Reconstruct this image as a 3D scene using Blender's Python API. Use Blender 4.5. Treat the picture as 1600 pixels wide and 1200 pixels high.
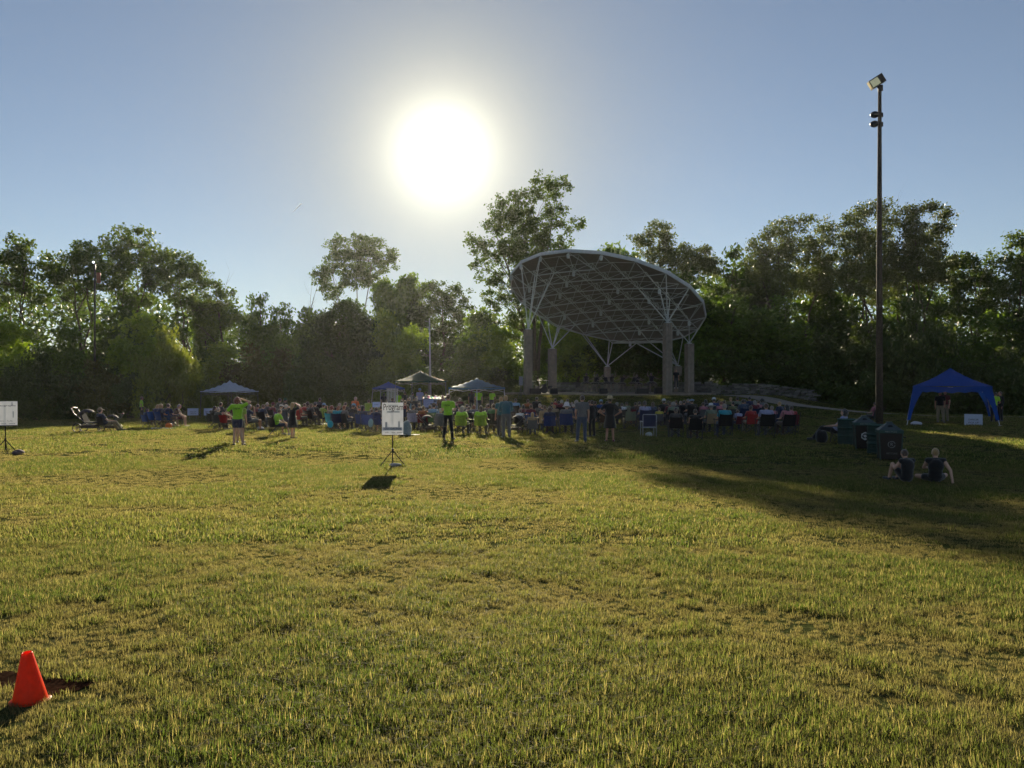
import bpy, math, random
import numpy as np
from mathutils import Vector, Matrix, noise as mnoise
for o in list(bpy.data.objects): bpy.data.objects.remove(o)
sc = bpy.context.scene
col = sc.collection
R = math.radians
rng = np.random.default_rng(7)
random.seed(7)

# ------------------------------------------------------------------ camera, sky, sun, exposure
F = 1250.0                      # focal length in pixels of the 1600 px wide photograph
CZ = 1.65
cd = bpy.data.cameras.new('camera'); cam = bpy.data.objects.new('camera', cd); col.objects.link(cam)
cam.location = (0, 0, CZ); cam.rotation_euler = (R(90), 0, 0)
cd.sensor_width = 36; cd.lens = 36 * F / 1600; cd.clip_start = .05; cd.clip_end = 6000
sc.camera = cam
SUN_AZ, SUN_EL = R(-4.94), R(16.0)     # azimuth from +Y towards +X
sd = Vector((math.sin(SUN_AZ) * math.cos(SUN_EL), math.cos(SUN_AZ) * math.cos(SUN_EL), math.sin(SUN_EL)))
w = bpy.data.worlds.new('World'); sc.world = w; w.use_nodes = True
nt = w.node_tree; nt.nodes.clear()
def N(nt, t, **k):
    n = nt.nodes.new(t)
    for a, b in k.items(): setattr(n, a, b)
    return n
L = nt.links.new
out = N(nt, 'ShaderNodeOutputWorld'); bg = N(nt, 'ShaderNodeBackground'); sky = N(nt, 'ShaderNodeTexSky')
sky.sky_type = 'NISHITA'; sky.sun_disc = False; sky.sun_elevation = SUN_EL; sky.sun_rotation = SUN_AZ
sky.air_density = 1.0; sky.dust_density = 0; sky.ozone_density = 2.0; sky.altitude = 200
tc = N(nt, 'ShaderNodeTexCoord')
dot = N(nt, 'ShaderNodeVectorMath', operation='DOT_PRODUCT'); dot.inputs[1].default_value = sd
nrm = N(nt, 'ShaderNodeVectorMath', operation='NORMALIZE')
L(tc.outputs['Generated'], nrm.inputs[0]); L(nrm.outputs[0], dot.inputs[0])
ac = N(nt, 'ShaderNodeMath', operation='ARCCOSINE'); L(dot.outputs['Value'], ac.inputs[0])   # angle from the sun
def glow(amp, width, colr, power=1.0):
    a = N(nt, 'ShaderNodeMath', operation='DIVIDE'); L(ac.outputs[0], a.inputs[0]); a.inputs[1].default_value = width
    p = N(nt, 'ShaderNodeMath', operation='POWER'); L(a.outputs[0], p.inputs[0]); p.inputs[1].default_value = power
    m = N(nt, 'ShaderNodeMath', operation='MULTIPLY'); L(p.outputs[0], m.inputs[0]); m.inputs[1].default_value = -1
    e = N(nt, 'ShaderNodeMath', operation='EXPONENT'); L(m.outputs[0], e.inputs[0])
    s = N(nt, 'ShaderNodeVectorMath', operation='SCALE'); s.inputs[0].default_value = [c * amp for c in colr]
    L(e.outputs[0], s.inputs['Scale'])
    return s
g1 = glow(16.0, R(1.9), (1.0, .97, .85), 1.25)
g2 = glow(6.0, R(4.1), (1.0, .92, .66), 1.3)
g3 = glow(1.0, R(10.5), (1.0, 1.0, 1.0), 1.5)      # how far the sky is bleached to warm haze round the sun
hs = N(nt, 'ShaderNodeHueSaturation'); hs.inputs['Saturation'].default_value = .77; hs.inputs['Value'].default_value = .74
tint = N(nt, 'ShaderNodeVectorMath', operation='MULTIPLY'); tint.inputs[1].default_value = (.96, .985, 1.04)
L(sky.outputs[0], hs.inputs['Color']); L(hs.outputs[0], tint.inputs[0])
wm = N(nt, 'ShaderNodeMix', data_type='RGBA'); wm.inputs['B'].default_value = (5.1, 4.8, 3.7, 1)
wf = N(nt, 'ShaderNodeMath', operation='MULTIPLY'); L(g3.outputs[0], wf.inputs[0]); wf.inputs[1].default_value = .8
L(wf.outputs[0], wm.inputs['Factor']); L(tint.outputs[0], wm.inputs['A'])
class _O: outputs = [wm.outputs['Result']]
cur = _O
for g in (g1, g2):
    ad = N(nt, 'ShaderNodeVectorMath', operation='ADD'); L(cur.outputs[0], ad.inputs[0]); L(g.outputs[0], ad.inputs[1]); cur = ad
L(cur.outputs[0], bg.inputs[0]); bg.inputs[1].default_value = .05
L(bg.outputs[0], out.inputs[0])
sl = bpy.data.lights.new('sun', 'SUN'); so = bpy.data.objects.new('sun', sl); col.objects.link(so)
sl.energy = 5.0; sl.angle = R(.6); sl.color = (1, .86, .62)
LAMP_EL = R(15.4)
ld = Vector((math.sin(SUN_AZ) * math.cos(LAMP_EL), math.cos(SUN_AZ) * math.cos(LAMP_EL), math.sin(LAMP_EL)))
so.rotation_euler = ld.to_track_quat('Z', 'Y').to_euler()
sc.view_settings.view_transform = 'Standard'; sc.view_settings.look = 'None'; sc.view_settings.gamma = 1
sc.view_settings.use_curve_mapping = False
sc.view_settings.exposure = 1.2
sc.cycles.max_bounces = 6; sc.cycles.transmission_bounces = 4; sc.cycles.diffuse_bounces = 3; sc.cycles.volume_bounces = 0
sc.cycles.use_denoising = True

# ------------------------------------------------------------------ ground height
def smooth(a): a = np.clip(a, 0, 1); return a * a * (3 - 2 * a)
# control points (px, py, distance) read where the ground is seen
CP = [(40,1100,4.4,3),(615,731,19.5,4),(1417,757,18.5,3),(1470,757,18.5,3),(1390,719,23.5,3),(1323,692,28,3),(1373,672,40,4),
      (1200,690,30,4),(371,697,26.5,4),(700,688,30,4),(910,690,30,4),(1485,663,44,5),(150,674,37,5),(0,661,60,7),(130,652,64,6),(300,642,72,7),
      (450,655,58,5),(221,656,56,5),(650,645,55,4),(745,645,55,4),(580,646,56,4),(800,664,47,4),(950,662,47,4),(1100,660,47,4),(1200,652,47,4),
      (1270,631,57,3),(1180,621.5,61,3),(1110,613.5,64,3),(1370,641,53,3),(1500,648,50,4),(1600,653,50,4),(1600,655,60,5),(1480,650,56,5),
      (1250,618,68,3),(1130,608,70,3),(1400,646,62,4)]
cpx = np.array([((p[0] - 800) / F * p[2], p[2]) for p in CP])
cpz = np.array([CZ - (p[1] - 600) / F * p[2] for p in CP]); cps = np.array([p[3] for p in CP], float)
def plane(y): return -0.0176 * np.where(y < 60, y, 60 + 20 * np.tanh((y - 60) / 20.)) * (y > -200)
cpr = cpz - plane(cpx[:, 1])
STC = (8.4, 69.5); STR = (9.8, 8.6)           # stage centre and radii
STZ = .88
def gz(x, y):
    x = np.asarray(x, float); y = np.asarray(y, float); sh = np.broadcast(x, y).shape
    x = np.broadcast_to(x, sh).ravel(); y = np.broadcast_to(y, sh).ravel()
    z = plane(y)
    num = np.zeros_like(z); den = np.full_like(z, .12)
    for (cx, cy), r, s in zip(cpx, cpr, cps):
        g = np.exp(-((x - cx) ** 2 + (y - cy) ** 2) / (2 * s * s)); num += g * r; den += g
    z = z + num / den
    e = np.sqrt(((x - STC[0]) / STR[0]) ** 2 + ((y - STC[1]) / STR[1]) ** 2)
    rr = (e - 1.0) * 9.0
    back = smooth((y - STC[1]) / 8)                       # behind the stage the bank stays up
    wgt = smooth(1 - rr / (7.5 + 14 * back))
    z = z * (1 - wgt) + (STZ - .12) * wgt
    z = z + .018 * np.sin(x * .9 + 1.3) * np.sin(y * .7) + .03 * np.sin(x * .31) * np.cos(y * .27 + 1)
    return z.reshape(sh)
def g1z(x, y): return float(gz(x, y))
def at(px, D): return ((px - 800) / F * D, D)
def P3(px, py, D): return Vector(((px - 800) / F * D, D, CZ + (600 - py) / F * D))

# ------------------------------------------------------------------ materials
MATS = {}
def mat(name, rough=.8, color=(.5,.5,.5), objcol=False, var=.15, scale=30, bump=0, metal=0, transl=0, spec=.3, sheen=0, emit=None, coord='Object'):
    if name in MATS: return MATS[name]
    m = bpy.data.materials.new(name); m.use_nodes = True; nt = m.node_tree; L = nt.links.new
    b = nt.nodes['Principled BSDF']; o = nt.nodes['Material Output']
    b.inputs['Roughness'].default_value = rough; b.inputs['Metallic'].default_value = metal
    b.inputs['Specular IOR Level'].default_value = spec; b.inputs['Sheen Weight'].default_value = sheen
    tc = N(nt, 'ShaderNodeTexCoord'); nz = N(nt, 'ShaderNodeTexNoise'); nz.inputs['Scale'].default_value = scale; nz.inputs['Detail'].default_value = 5
    L(tc.outputs[coord], nz.inputs['Vector'])
    mr = N(nt, 'ShaderNodeMapRange'); mr.inputs['From Min'].default_value = .3; mr.inputs['From Max'].default_value = .7
    mr.inputs['To Min'].default_value = 1 - var; mr.inputs['To Max'].default_value = 1 + var; L(nz.outputs['Fac'], mr.inputs['Value'])
    sc_ = N(nt, 'ShaderNodeVectorMath', operation='SCALE'); L(mr.outputs[0], sc_.inputs['Scale'])
    if objcol:
        oi = N(nt, 'ShaderNodeObjectInfo'); L(oi.outputs['Color'], sc_.inputs[0])
    else: sc_.inputs[0].default_value = color
    L(sc_.outputs[0], b.inputs['Base Color'])
    if bump:
        bp = N(nt, 'ShaderNodeBump'); bp.inputs['Strength'].default_value = bump; bp.inputs['Distance'].default_value = .02
        L(nz.outputs['Fac'], bp.inputs['Height']); L(bp.outputs[0], b.inputs['Normal'])
    if emit: b.inputs['Emission Color'].default_value = (*emit[:3], 1); b.inputs['Emission Strength'].default_value = emit[3]
    if transl:
        t = N(nt, 'ShaderNodeBsdfTranslucent'); mx = N(nt, 'ShaderNodeMixShader'); mx.inputs[0].default_value = transl
        L(sc_.outputs[0], t.inputs['Color']); L(b.outputs[0], mx.inputs[1]); L(t.outputs[0], mx.inputs[2]); L(mx.outputs[0], o.inputs['Surface'])
    MATS[name] = m
    return m
SKIN = mat('skin', .55, objcol=True, var=.08, scale=12)
CLOTH = mat('cloth', .85, objcol=True, var=.18, scale=25, bump=.3, sheen=.5, transl=.12)
HAIR = mat('hair', .5, objcol=True, var=.3, scale=60, bump=.6, sheen=1.0, transl=.25, spec=.6)
FABRIC = mat('chair fabric', .75, objcol=True, var=.15, scale=18, bump=.2, transl=.12)
CANVAS = mat('canopy cloth', .7, objcol=True, var=.10, scale=3, bump=.1, transl=.34, spec=.08)
PAINT = mat('painted metal', .45, objcol=True, var=.15, scale=20, metal=.3)
PLASTIC = mat('plastic', .45, objcol=True, var=.12, scale=15, bump=.05)
PRINT = mat('print', .7, objcol=True, var=.05, scale=20)
BOARD = mat('sign board', .75, objcol=True, var=.04, scale=8, transl=.32)
CONCRETE = mat('concrete', .9, (.25, .21, .17), var=.22, scale=3, bump=.4)
STEEL = mat('white steel', .5, (.50, .54, .54), var=.12, scale=6)
DECKING = mat('roof deck', .85, (.24, .225, .20), var=.12, scale=4)
STONE = mat('stone', .9, objcol=True, var=.35, scale=7, bump=.8)
BARK = mat('bark', .95, (.085, .065, .048), var=.45, scale=9, bump=1.0)
WOODPOLE = mat('wood pole', .9, (.075, .058, .045), var=.35, scale=14, bump=.5)
SOIL = mat('soil', .95, (.026, .015, .010), var=.5, scale=30, bump=.3, spec=0)
RIM_WISP = mat('rim light strands', .4, (.62, .42, .24), var=.3, scale=60, transl=.75)  # same pale gold on every head: rim light put into the strand colour
def leafmat(name, c1, c2, t=.42):
    m = bpy.data.materials.new(name); m.use_nodes = True; nt = m.node_tree; nt.nodes.clear(); L = nt.links.new
    o = N(nt, 'ShaderNodeOutputMaterial'); geo = N(nt, 'ShaderNodeNewGeometry'); oi = N(nt, 'ShaderNodeObjectInfo')
    nz = N(nt, 'ShaderNodeTexNoise'); nz.inputs['Scale'].default_value = .55; nz.inputs['Detail'].default_value = 6
    L(geo.outputs['Position'], nz.inputs['Vector'])
    ad = N(nt, 'ShaderNodeMath', operation='MULTIPLY_ADD'); L(geo.outputs['Random Per Island'], ad.inputs[0]); ad.inputs[1].default_value = .45
    sb = N(nt, 'ShaderNodeMath', operation='ADD'); L(nz.outputs['Fac'], sb.inputs[0]); sb.inputs[1].default_value = -.22; L(sb.outputs[0], ad.inputs[2])
    cr = N(nt, 'ShaderNodeMix', data_type='RGBA'); cr.inputs['A'].default_value = (*c1, 1); cr.inputs['B'].default_value = (*c2, 1)
    L(ad.outputs[0], cr.inputs['Factor'])
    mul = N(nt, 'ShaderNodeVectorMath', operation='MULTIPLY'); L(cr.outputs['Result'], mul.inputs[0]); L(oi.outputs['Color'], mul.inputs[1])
    d = N(nt, 'ShaderNodeBsdfPrincipled'); d.inputs['Roughness'].default_value = .5; d.inputs['Specular IOR Level'].default_value = .25
    L(mul.outputs[0], d.inputs['Base Color'])
    tr = N(nt, 'ShaderNodeBsdfTranslucent')
    tm = N(nt, 'ShaderNodeVectorMath', operation='MULTIPLY'); L(mul.outputs[0], tm.inputs[0]); tm.inputs[1].default_value = (1.9, 1.7, .9)
    L(tm.outputs[0], tr.inputs['Color'])
    mx = N(nt, 'ShaderNodeMixShader'); mx.inputs[0].default_value = t; L(d.outputs[0], mx.inputs[1]); L(tr.outputs[0], mx.inputs[2]); L(mx.outputs[0], o.inputs[0])
    return m
LEAF = leafmat('leaves', (.030, .064, .014), (.095, .148, .030))
WILLOW = leafmat('willow leaves', (.046, .072, .023), (.105, .140, .040), .38)

def grass_color(nt, L):
    """patches of green, yellow green and straw by world position, shared by soil and blades"""
    geo = N(nt, 'ShaderNodeNewGeometry')
    def nz(s, d=4, v=None):
        n = N(nt, 'ShaderNodeTexNoise'); n.inputs['Scale'].default_value = s; n.inputs['Detail'].default_value = d
        mp = N(nt, 'ShaderNodeMapping'); mp.inputs['Scale'].default_value = v or (1, 1, 0); L(geo.outputs['Position'], mp.inputs['Vector'])
        L(mp.outputs[0], n.inputs['Vector']); return n
    a, b, c = nz(.22, 6), nz(.9, 5, (1, 1.3, 0)), nz(4.5, 3)
    def mr(n, lo, hi):
        m = N(nt, 'ShaderNodeMapRange'); m.inputs['From Min'].default_value = lo; m.inputs['From Max'].default_value = hi; L(n.outputs[0], m.inputs['Value']); return m
    def mix(f, A, B):
        m = N(nt, 'ShaderNodeMix', data_type='RGBA'); L(f.outputs[0], m.inputs['Factor'])
        for s, v in (('A', A), ('B', B)):
            if isinstance(v, tuple): m.inputs[s].default_value = (*v, 1)
            else: L(v.outputs['Result'], m.inputs[s])
        return m
    m1 = mix(mr(a, .40, .62), (.056, .088, .022), (.110, .120, .038))
    m2 = mix(mr(b, .54, .72), m1, (.180, .150, .086))
    m3 = mix(mr(c, .30, .75), m2, (.076, .084, .034))
    return m3
GRASS = bpy.data.materials.new('grass blades'); GRASS.use_nodes = True
nt = GRASS.node_tree; nt.nodes.clear(); L = nt.links.new
gc = grass_color(nt, L); geo = N(nt, 'ShaderNodeNewGeometry')
mr = N(nt, 'ShaderNodeMapRange'); mr.inputs['To Min'].default_value = .65; mr.inputs['To Max'].default_value = 1.45; L(geo.outputs['Random Per Island'], mr.inputs['Value'])
# every tuft carries its own lushness: tall ones green, short ones straw
at_c = N(nt, 'ShaderNodeAttribute', attribute_type='INSTANCER', attribute_name='c'); dry = N(nt, 'ShaderNodeMix', data_type='RGBA'); dry.inputs['A'].default_value = (.165, .132, .080, 1)
L(at_c.outputs['Fac'], dry.inputs['Factor']); L(gc.outputs['Result'], dry.inputs['B']); gc = dry
s1 = N(nt, 'ShaderNodeVectorMath', operation='SCALE'); L(gc.outputs['Result'], s1.inputs[0]); L(mr.outputs[0], s1.inputs['Scale'])
d = N(nt, 'ShaderNodeBsdfPrincipled'); st = N(nt, 'ShaderNodeMath', operation='GREATER_THAN'); L(geo.outputs['Random Per Island'], st.inputs[0]); st.inputs[1].default_value = .86
sm_ = N(nt, 'ShaderNodeMix', data_type='RGBA'); sm_.inputs['B'].default_value = (.21, .17, .10, 1); L(st.outputs[0], sm_.inputs['Factor']); L(s1.outputs[0], sm_.inputs['A']); s1 = sm_; s1o = sm_.outputs['Result']
d.inputs['Roughness'].default_value = .6; d.inputs['Specular IOR Level'].default_value = .03; L(s1o, d.inputs['Base Color'])
tr = N(nt, 'ShaderNodeBsdfTranslucent'); tm = N(nt, 'ShaderNodeVectorMath', operation='MULTIPLY'); L(s1o, tm.inputs[0]); tm.inputs[1].default_value = (2.05, 2.15, 1.1); L(tm.outputs[0], tr.inputs[0])
mx = N(nt, 'ShaderNodeMixShader'); mx.inputs[0].default_value = .55; o = N(nt, 'ShaderNodeOutputMaterial')
L(d.outputs[0], mx.inputs[1]); L(tr.outputs[0], mx.inputs[2]); L(mx.outputs[0], o.inputs[0])
TURF = bpy.data.materials.new('turf'); TURF.use_nodes = True
nt = TURF.node_tree; L = nt.links.new; b = nt.nodes['Principled BSDF']; b.inputs['Roughness'].default_value = .9; b.inputs['Specular IOR Level'].default_value = 0
gc = grass_color(nt, L)
geo = N(nt, 'ShaderNodeNewGeometry'); n2 = N(nt, 'ShaderNodeTexNoise'); n2.inputs['Scale'].default_value = 22; n2.inputs['Detail'].default_value = 6
L(geo.outputs['Position'], n2.inputs['Vector'])
mr = N(nt, 'ShaderNodeMapRange'); mr.inputs['From Min'].default_value = .3; mr.inputs['From Max'].default_value = .7; mr.inputs['To Min'].default_value = .38; mr.inputs['To Max'].default_value = .88; L(n2.outputs[0], mr.inputs['Value'])
s1 = N(nt, 'ShaderNodeVectorMath', operation='SCALE'); L(gc.outputs['Result'], s1.inputs[0]); L(mr.outputs[0], s1.inputs['Scale']); L(s1.outputs[0], b.inputs['Base Color'])
bp = N(nt, 'ShaderNodeBump'); bp.inputs['Strength'].default_value = .6; bp.inputs['Distance'].default_value = .025; L(n2.outputs[0], bp.inputs['Height']); L(bp.outputs[0], b.inputs['Normal'])

# ------------------------------------------------------------------ geometry helpers
def frame(d):
    d = Vector(d).normalized(); a = Vector((0, 0, 1)) if abs(d.z) < .95 else Vector((1, 0, 0))
    x = a.cross(d).normalized(); return x, d.cross(x), d
class G:
    def __init__(s): s.v = []; s.f = []
    def add(s, v, f): n = len(s.v); s.v += [tuple(p) for p in v]; s.f += [tuple(i + n for i in q) for q in f]; return s
    def box(s, c, d, rot=0, M=None):
        c = Vector(c); x, y, z = d[0] / 2, d[1] / 2, d[2] / 2
        vs = [Vector((i * x, j * y, k * z)) for k in (-1, 1) for i, j in ((-1, -1), (1, -1), (1, 1), (-1, 1))]
        if M is not None: vs = [M @ q for q in vs]
        if rot: ro = Matrix.Rotation(rot, 3, 'Z'); vs = [ro @ q for q in vs]
        return s.add([c + q for q in vs], [(3,2,1,0),(4,5,6,7),(0,1,5,4),(1,2,6,5),(2,3,7,6),(3,0,4,7)])
    def tube(s, p, q, r0, r1=None, n=8, caps=True):
        r1 = r0 if r1 is None else r1; p = Vector(p); q = Vector(q); x, y, _ = frame(q - p)
        a = [math.tau * i / n for i in range(n)]
        vs = [p + (x * math.cos(t) + y * math.sin(t)) * r0 for t in a] + [q + (x * math.cos(t) + y * math.sin(t)) * r1 for t in a]
        fs = [(i, (i + 1) % n, n + (i + 1) % n, n + i) for i in range(n)]
        if caps: fs += [tuple(range(n - 1, -1, -1)), tuple(range(n, 2 * n))]
        return s.add(vs, fs)
    def path(s, pts, rs, n=6):
        pts = [Vector(p) for p in pts]; base = len(s.v); m = len(pts)
        if not hasattr(rs, '__len__'): rs = [rs] * m
        for i, p in enumerate(pts):
            d = pts[min(i + 1, m - 1)] - pts[max(i - 1, 0)]; x, y, _ = frame(d)
            s.v += [tuple(p + (x * math.cos(math.tau * k / n) + y * math.sin(math.tau * k / n)) * rs[i]) for k in range(n)]
        for i in range(m - 1):
            for k in range(n):
                a = base + i * n; s.f.append((a + k, a + (k + 1) % n, a + n + (k + 1) % n, a + n + k))
        s.f.append(tuple(base + k for k in range(n - 1, -1, -1))); s.f.append(tuple(base + (m - 1) * n + k for k in range(n)))
        return s
    def ball(s, c, r, axis=(0, 0, 1), n=12, m=8):
        c = Vector(c); r = (r,) * 3 if not hasattr(r, '__len__') else r
        ax = Vector(axis).normalized(); yy = Vector((0, 1, 0)); yy = (yy - ax * yy.dot(ax)); yy = yy.normalized() if yy.length > .1 else Vector((0, 0, -1)); xx = yy.cross(ax)
        vs = [c - ax * r[2]]; fs = []
        for j in range(1, m):
            t = math.pi * j / m
            for i in range(n):
                a = math.tau * i / n
                vs.append(c + xx * math.cos(a) * math.sin(t) * r[0] + yy * math.sin(a) * math.sin(t) * r[1] - ax * math.cos(t) * r[2])
        vs.append(c + ax * r[2]); e = len(vs) - 1
        for i in range(n):
            fs.append((0, 1 + (i + 1) % n, 1 + i)); fs.append((e, e - n + i, e - n + (i + 1) % n))
            for j in range(m - 2):
                a = 1 + j * n; fs.append((a + i, a + (i + 1) % n, a + n + (i + 1) % n, a + n + i))
        return s.add(vs, fs)
    def cap(s, p, q, r0, r1=None, n=10):
        r1 = r0 if r1 is None else r1; s.tube(p, q, r0, r1, n); s.ball(p, r0, n=n, m=6); return s.ball(q, r1, n=n, m=6)
    def lathe(s, prof, c=(0, 0, 0), n=20):
        c = Vector(c); m = len(prof); vs = []; fs = []
        for r, z in prof: vs += [c + Vector((r * math.cos(math.tau * i / n), r * math.sin(math.tau * i / n), z)) for i in range(n)]
        for j in range(m - 1):
            for i in range(n): fs.append((j * n + i, j * n + (i + 1) % n, (j + 1) * n + (i + 1) % n, (j + 1) * n + i))
        return s.add(vs, fs)
    def prism(s, poly, a, b, M=None):
        n = len(poly); M = M or Matrix.Identity(4)
        vs = [M @ Vector((x, y, a)) for x, y in poly] + [M @ Vector((x, y, b)) for x, y in poly]
        return s.add(vs, [tuple(range(n - 1, -1, -1)), tuple(range(n, 2 * n))] + [(i, (i + 1) % n, n + (i + 1) % n, n + i) for i in range(n)])
    def mesh(s, name, m, smooth=False):
        me = bpy.data.meshes.new(name); me.from_pydata(s.v, [], s.f); me.materials.append(m)
        if smooth: me.polygons.foreach_set('use_smooth', [True] * len(me.polygons))
        me.validate(); return me
def npmesh(name, V, Fq, m):
    me = bpy.data.meshes.new(name); V = np.asarray(V, np.float32); Fq = np.asarray(Fq, np.int32); k = Fq.shape[1]
    me.vertices.add(len(V)); me.vertices.foreach_set('co', V.ravel())
    me.loops.add(Fq.size); me.loops.foreach_set('vertex_index', Fq.ravel())
    me.polygons.add(len(Fq)); me.polygons.foreach_set('loop_start', np.arange(0, Fq.size, k, dtype=np.int32)); me.polygons.foreach_set('loop_total', np.full(len(Fq), k, np.int32))
    me.update(calc_edges=True); me.materials.append(m); return me
def ob(name, me, parent=None, loc=(0, 0, 0), rot=(0, 0, 0), scale=(1, 1, 1), color=None, **props):
    o = bpy.data.objects.new(name, me); col.objects.link(o); o.parent = parent
    o.location = loc; o.rotation_euler = rot; o.scale = scale if hasattr(scale, '__len__') else (scale,) * 3
    if color is not None: o.color = (*color[:3], 1)
    for k, v in props.items():
        if v is not None: o[k] = v
    return o
def thing(name, label, cat, loc=(0, 0, 0), rz=0, group=None, scale=1, me=None, color=None):
    if isinstance(rz, (int, float)): rz = (0, 0, rz)
    return ob(name, me, None, loc, rz, scale, color, label=label, category=cat, group=group)
def voxel(g, name, m, vs=.011, smooth_it=4):
    me = g.mesh(name, m, True); t = bpy.data.objects.new('tmp', me); col.objects.link(t)
    md = t.modifiers.new('r', 'REMESH'); md.mode = 'VOXEL'; md.voxel_size = vs; md.use_smooth_shade = True
    if smooth_it: sm = t.modifiers.new('s', 'SMOOTH'); sm.iterations = smooth_it; sm.factor = .5
    dg = bpy.context.evaluated_depsgraph_get(); res = bpy.data.meshes.new_from_object(t.evaluated_get(dg))
    bpy.data.objects.remove(t); res.name = name
    res.materials.clear(); res.materials.append(m); res.polygons.foreach_set('use_smooth', [True] * len(res.polygons))
    return res
_text = {}
def text(parent, s, loc, size, color, rot=(R(90), 0, 0), w=None, name='lettering', m=None):
    c = bpy.data.curves.new(name, 'FONT'); c.body = s; c.size = size; c.align_x = 'CENTER'; c.align_y = 'CENTER'; c.extrude = .0015
    c.resolution_u = 3
    t = bpy.data.objects.new('tmp', c); col.objects.link(t); dg = bpy.context.evaluated_depsgraph_get()
    me = bpy.data.meshes.new_from_object(t.evaluated_get(dg)); bpy.data.objects.remove(t)
    me.materials.clear(); me.materials.append(m or PRINT)
    sx = 1
    if w:
        xs = [v.co.x for v in me.vertices]; sx = w / max(1e-6, max(xs) - min(xs))
    return ob(name, me, parent, loc, rot, (sx, 1, 1), color)

# ------------------------------------------------------------------ setting
def graded(lo, hi, fine_lo, fine_hi, f, growth=1.12):
    a = list(np.arange(fine_lo, fine_hi, f)); s = f; x = a[-1]
    while x < hi: s *= growth; x += s; a.append(x)
    s = f; x = fine_lo; b = []
    while x > lo: s *= growth; x -= s; b.append(x)
    return np.array(b[::-1] + a)
gx = graded(-2500, 2500, -36, 40, .45); gy = graded(-300, 3500, 0, 90, .45)
X, Y = np.meshgrid(gx, gy); Z = gz(X, Y)
V = np.stack([X.ravel(), Y.ravel(), Z.ravel()], 1); nx = len(gx); i, j = np.meshgrid(np.arange(nx - 1), np.arange(len(gy) - 1)); a = (j * nx + i).ravel()
me = npmesh('ground', V, np.stack([a, a + 1, a + 1 + nx, a + nx], 1), TURF); me.polygons.foreach_set('use_smooth', [True] * len(me.polygons))
ob('ground', me, kind='structure')

# path
PC = [(1090,612.5,64.8,1.8),(1130,614.5,64,4.2),(1180,621,61.5,4.2),(1230,627.5,58.5,3.6),(1290,633,56,2.8),(1370,640,53,1.9),(1450,645,51,1.0),(1540,648,50.5,1.0),(1640,652,50,1.0),(1900,660,49,1.0),(2600,670,48,1.0)]
cp = []
for q in range(len(PC) - 1):
    for t in np.linspace(0, 1, 10, endpoint=False):
        A, B = PC[q], PC[q + 1]; D = A[2] + (B[2] - A[2]) * t; x0 = (A[0] - 800) / F * A[2]; x1 = (B[0] - 800) / F * B[2]
        cp.append((x0 + (x1 - x0) * t, D, A[3] + (B[3] - A[3]) * t))
g = G(); vs = []; fs = []
for k, (x, y, wd) in enumerate(cp):
    d = Vector((cp[min(k + 1, len(cp) - 1)][0] - cp[max(k - 1, 0)][0], cp[min(k + 1, len(cp) - 1)][1] - cp[max(k - 1, 0)][1])).normalized(); nn = Vector((-d.y, d.x))
    for u in np.linspace(-.5, .5, 5): px_, py_ = x + nn.x * wd * u, y + nn.y * wd * u; vs.append((px_, py_, g1z(px_, py_) + .035))
for k in range(len(cp) - 1):
    for u in range(4): a = k * 5 + u; fs.append((a, a + 5, a + 6, a + 1))
ob('path', g.add(vs, fs).mesh('path', CONCRETE), kind='structure')

# stage slab
n = 48; poly = []
for k in range(n):
    t = math.tau * k / n; rr = 1 + .0 * math.sin(3 * t); poly.append((STC[0] + STR[0] * .93 * math.cos(t), STC[1] + STR[1] * .95 * math.sin(t)))
ob('stage', G().prism(poly, STZ - .6, STZ).mesh('stage', CONCRETE), kind='structure')
# ------------------------------------------------------------------ trees
def leaf_cloud(C, n_per, spread, size, seed=0):
    """leaf quads scattered in clumps round the points C"""
    r = np.random.default_rng(seed); C = np.repeat(np.asarray(C), n_per, 0); k = len(C)
    P = C + r.normal(size=(k, 3)) * spread * np.array([1, 1, .75])
    a = r.normal(size=(k, 3)); a /= np.linalg.norm(a, axis=1)[:, None]
    b = r.normal(size=(k, 3)); b[:, 2] *= .6; b -= a * (a * b).sum(1)[:, None]; b /= np.linalg.norm(b, axis=1)[:, None]
    s = size * r.uniform(.6, 1.3, k)[:, None]; a = a * s * .5; b = b * s * .36
    V = np.stack([P - a, P - b + a * .15, P + a, P + b + a * .15], 1).reshape(-1, 3)
    return V, np.arange(4 * k).reshape(-1, 4)
def crown_points(lobes, n, r):
    """clump centres inside the lobes, most of them near the surface"""
    w = np.array([l[3] * l[4] * l[5] for l in lobes]) ** .8; w /= w.sum(); out = []
    for l, q in zip(lobes, w):
        m = max(3, int(n * q)); d = r.normal(size=(m, 3)); d /= np.linalg.norm(d, axis=1)[:, None]
        rad = r.uniform(.15, 1, m) ** .45 * np.where(r.random(m) < .14, 1.28, 1); out.append(np.array(l[:3]) + d * rad[:, None] * np.array(l[3:6]))
    return np.concatenate(out)
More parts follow.
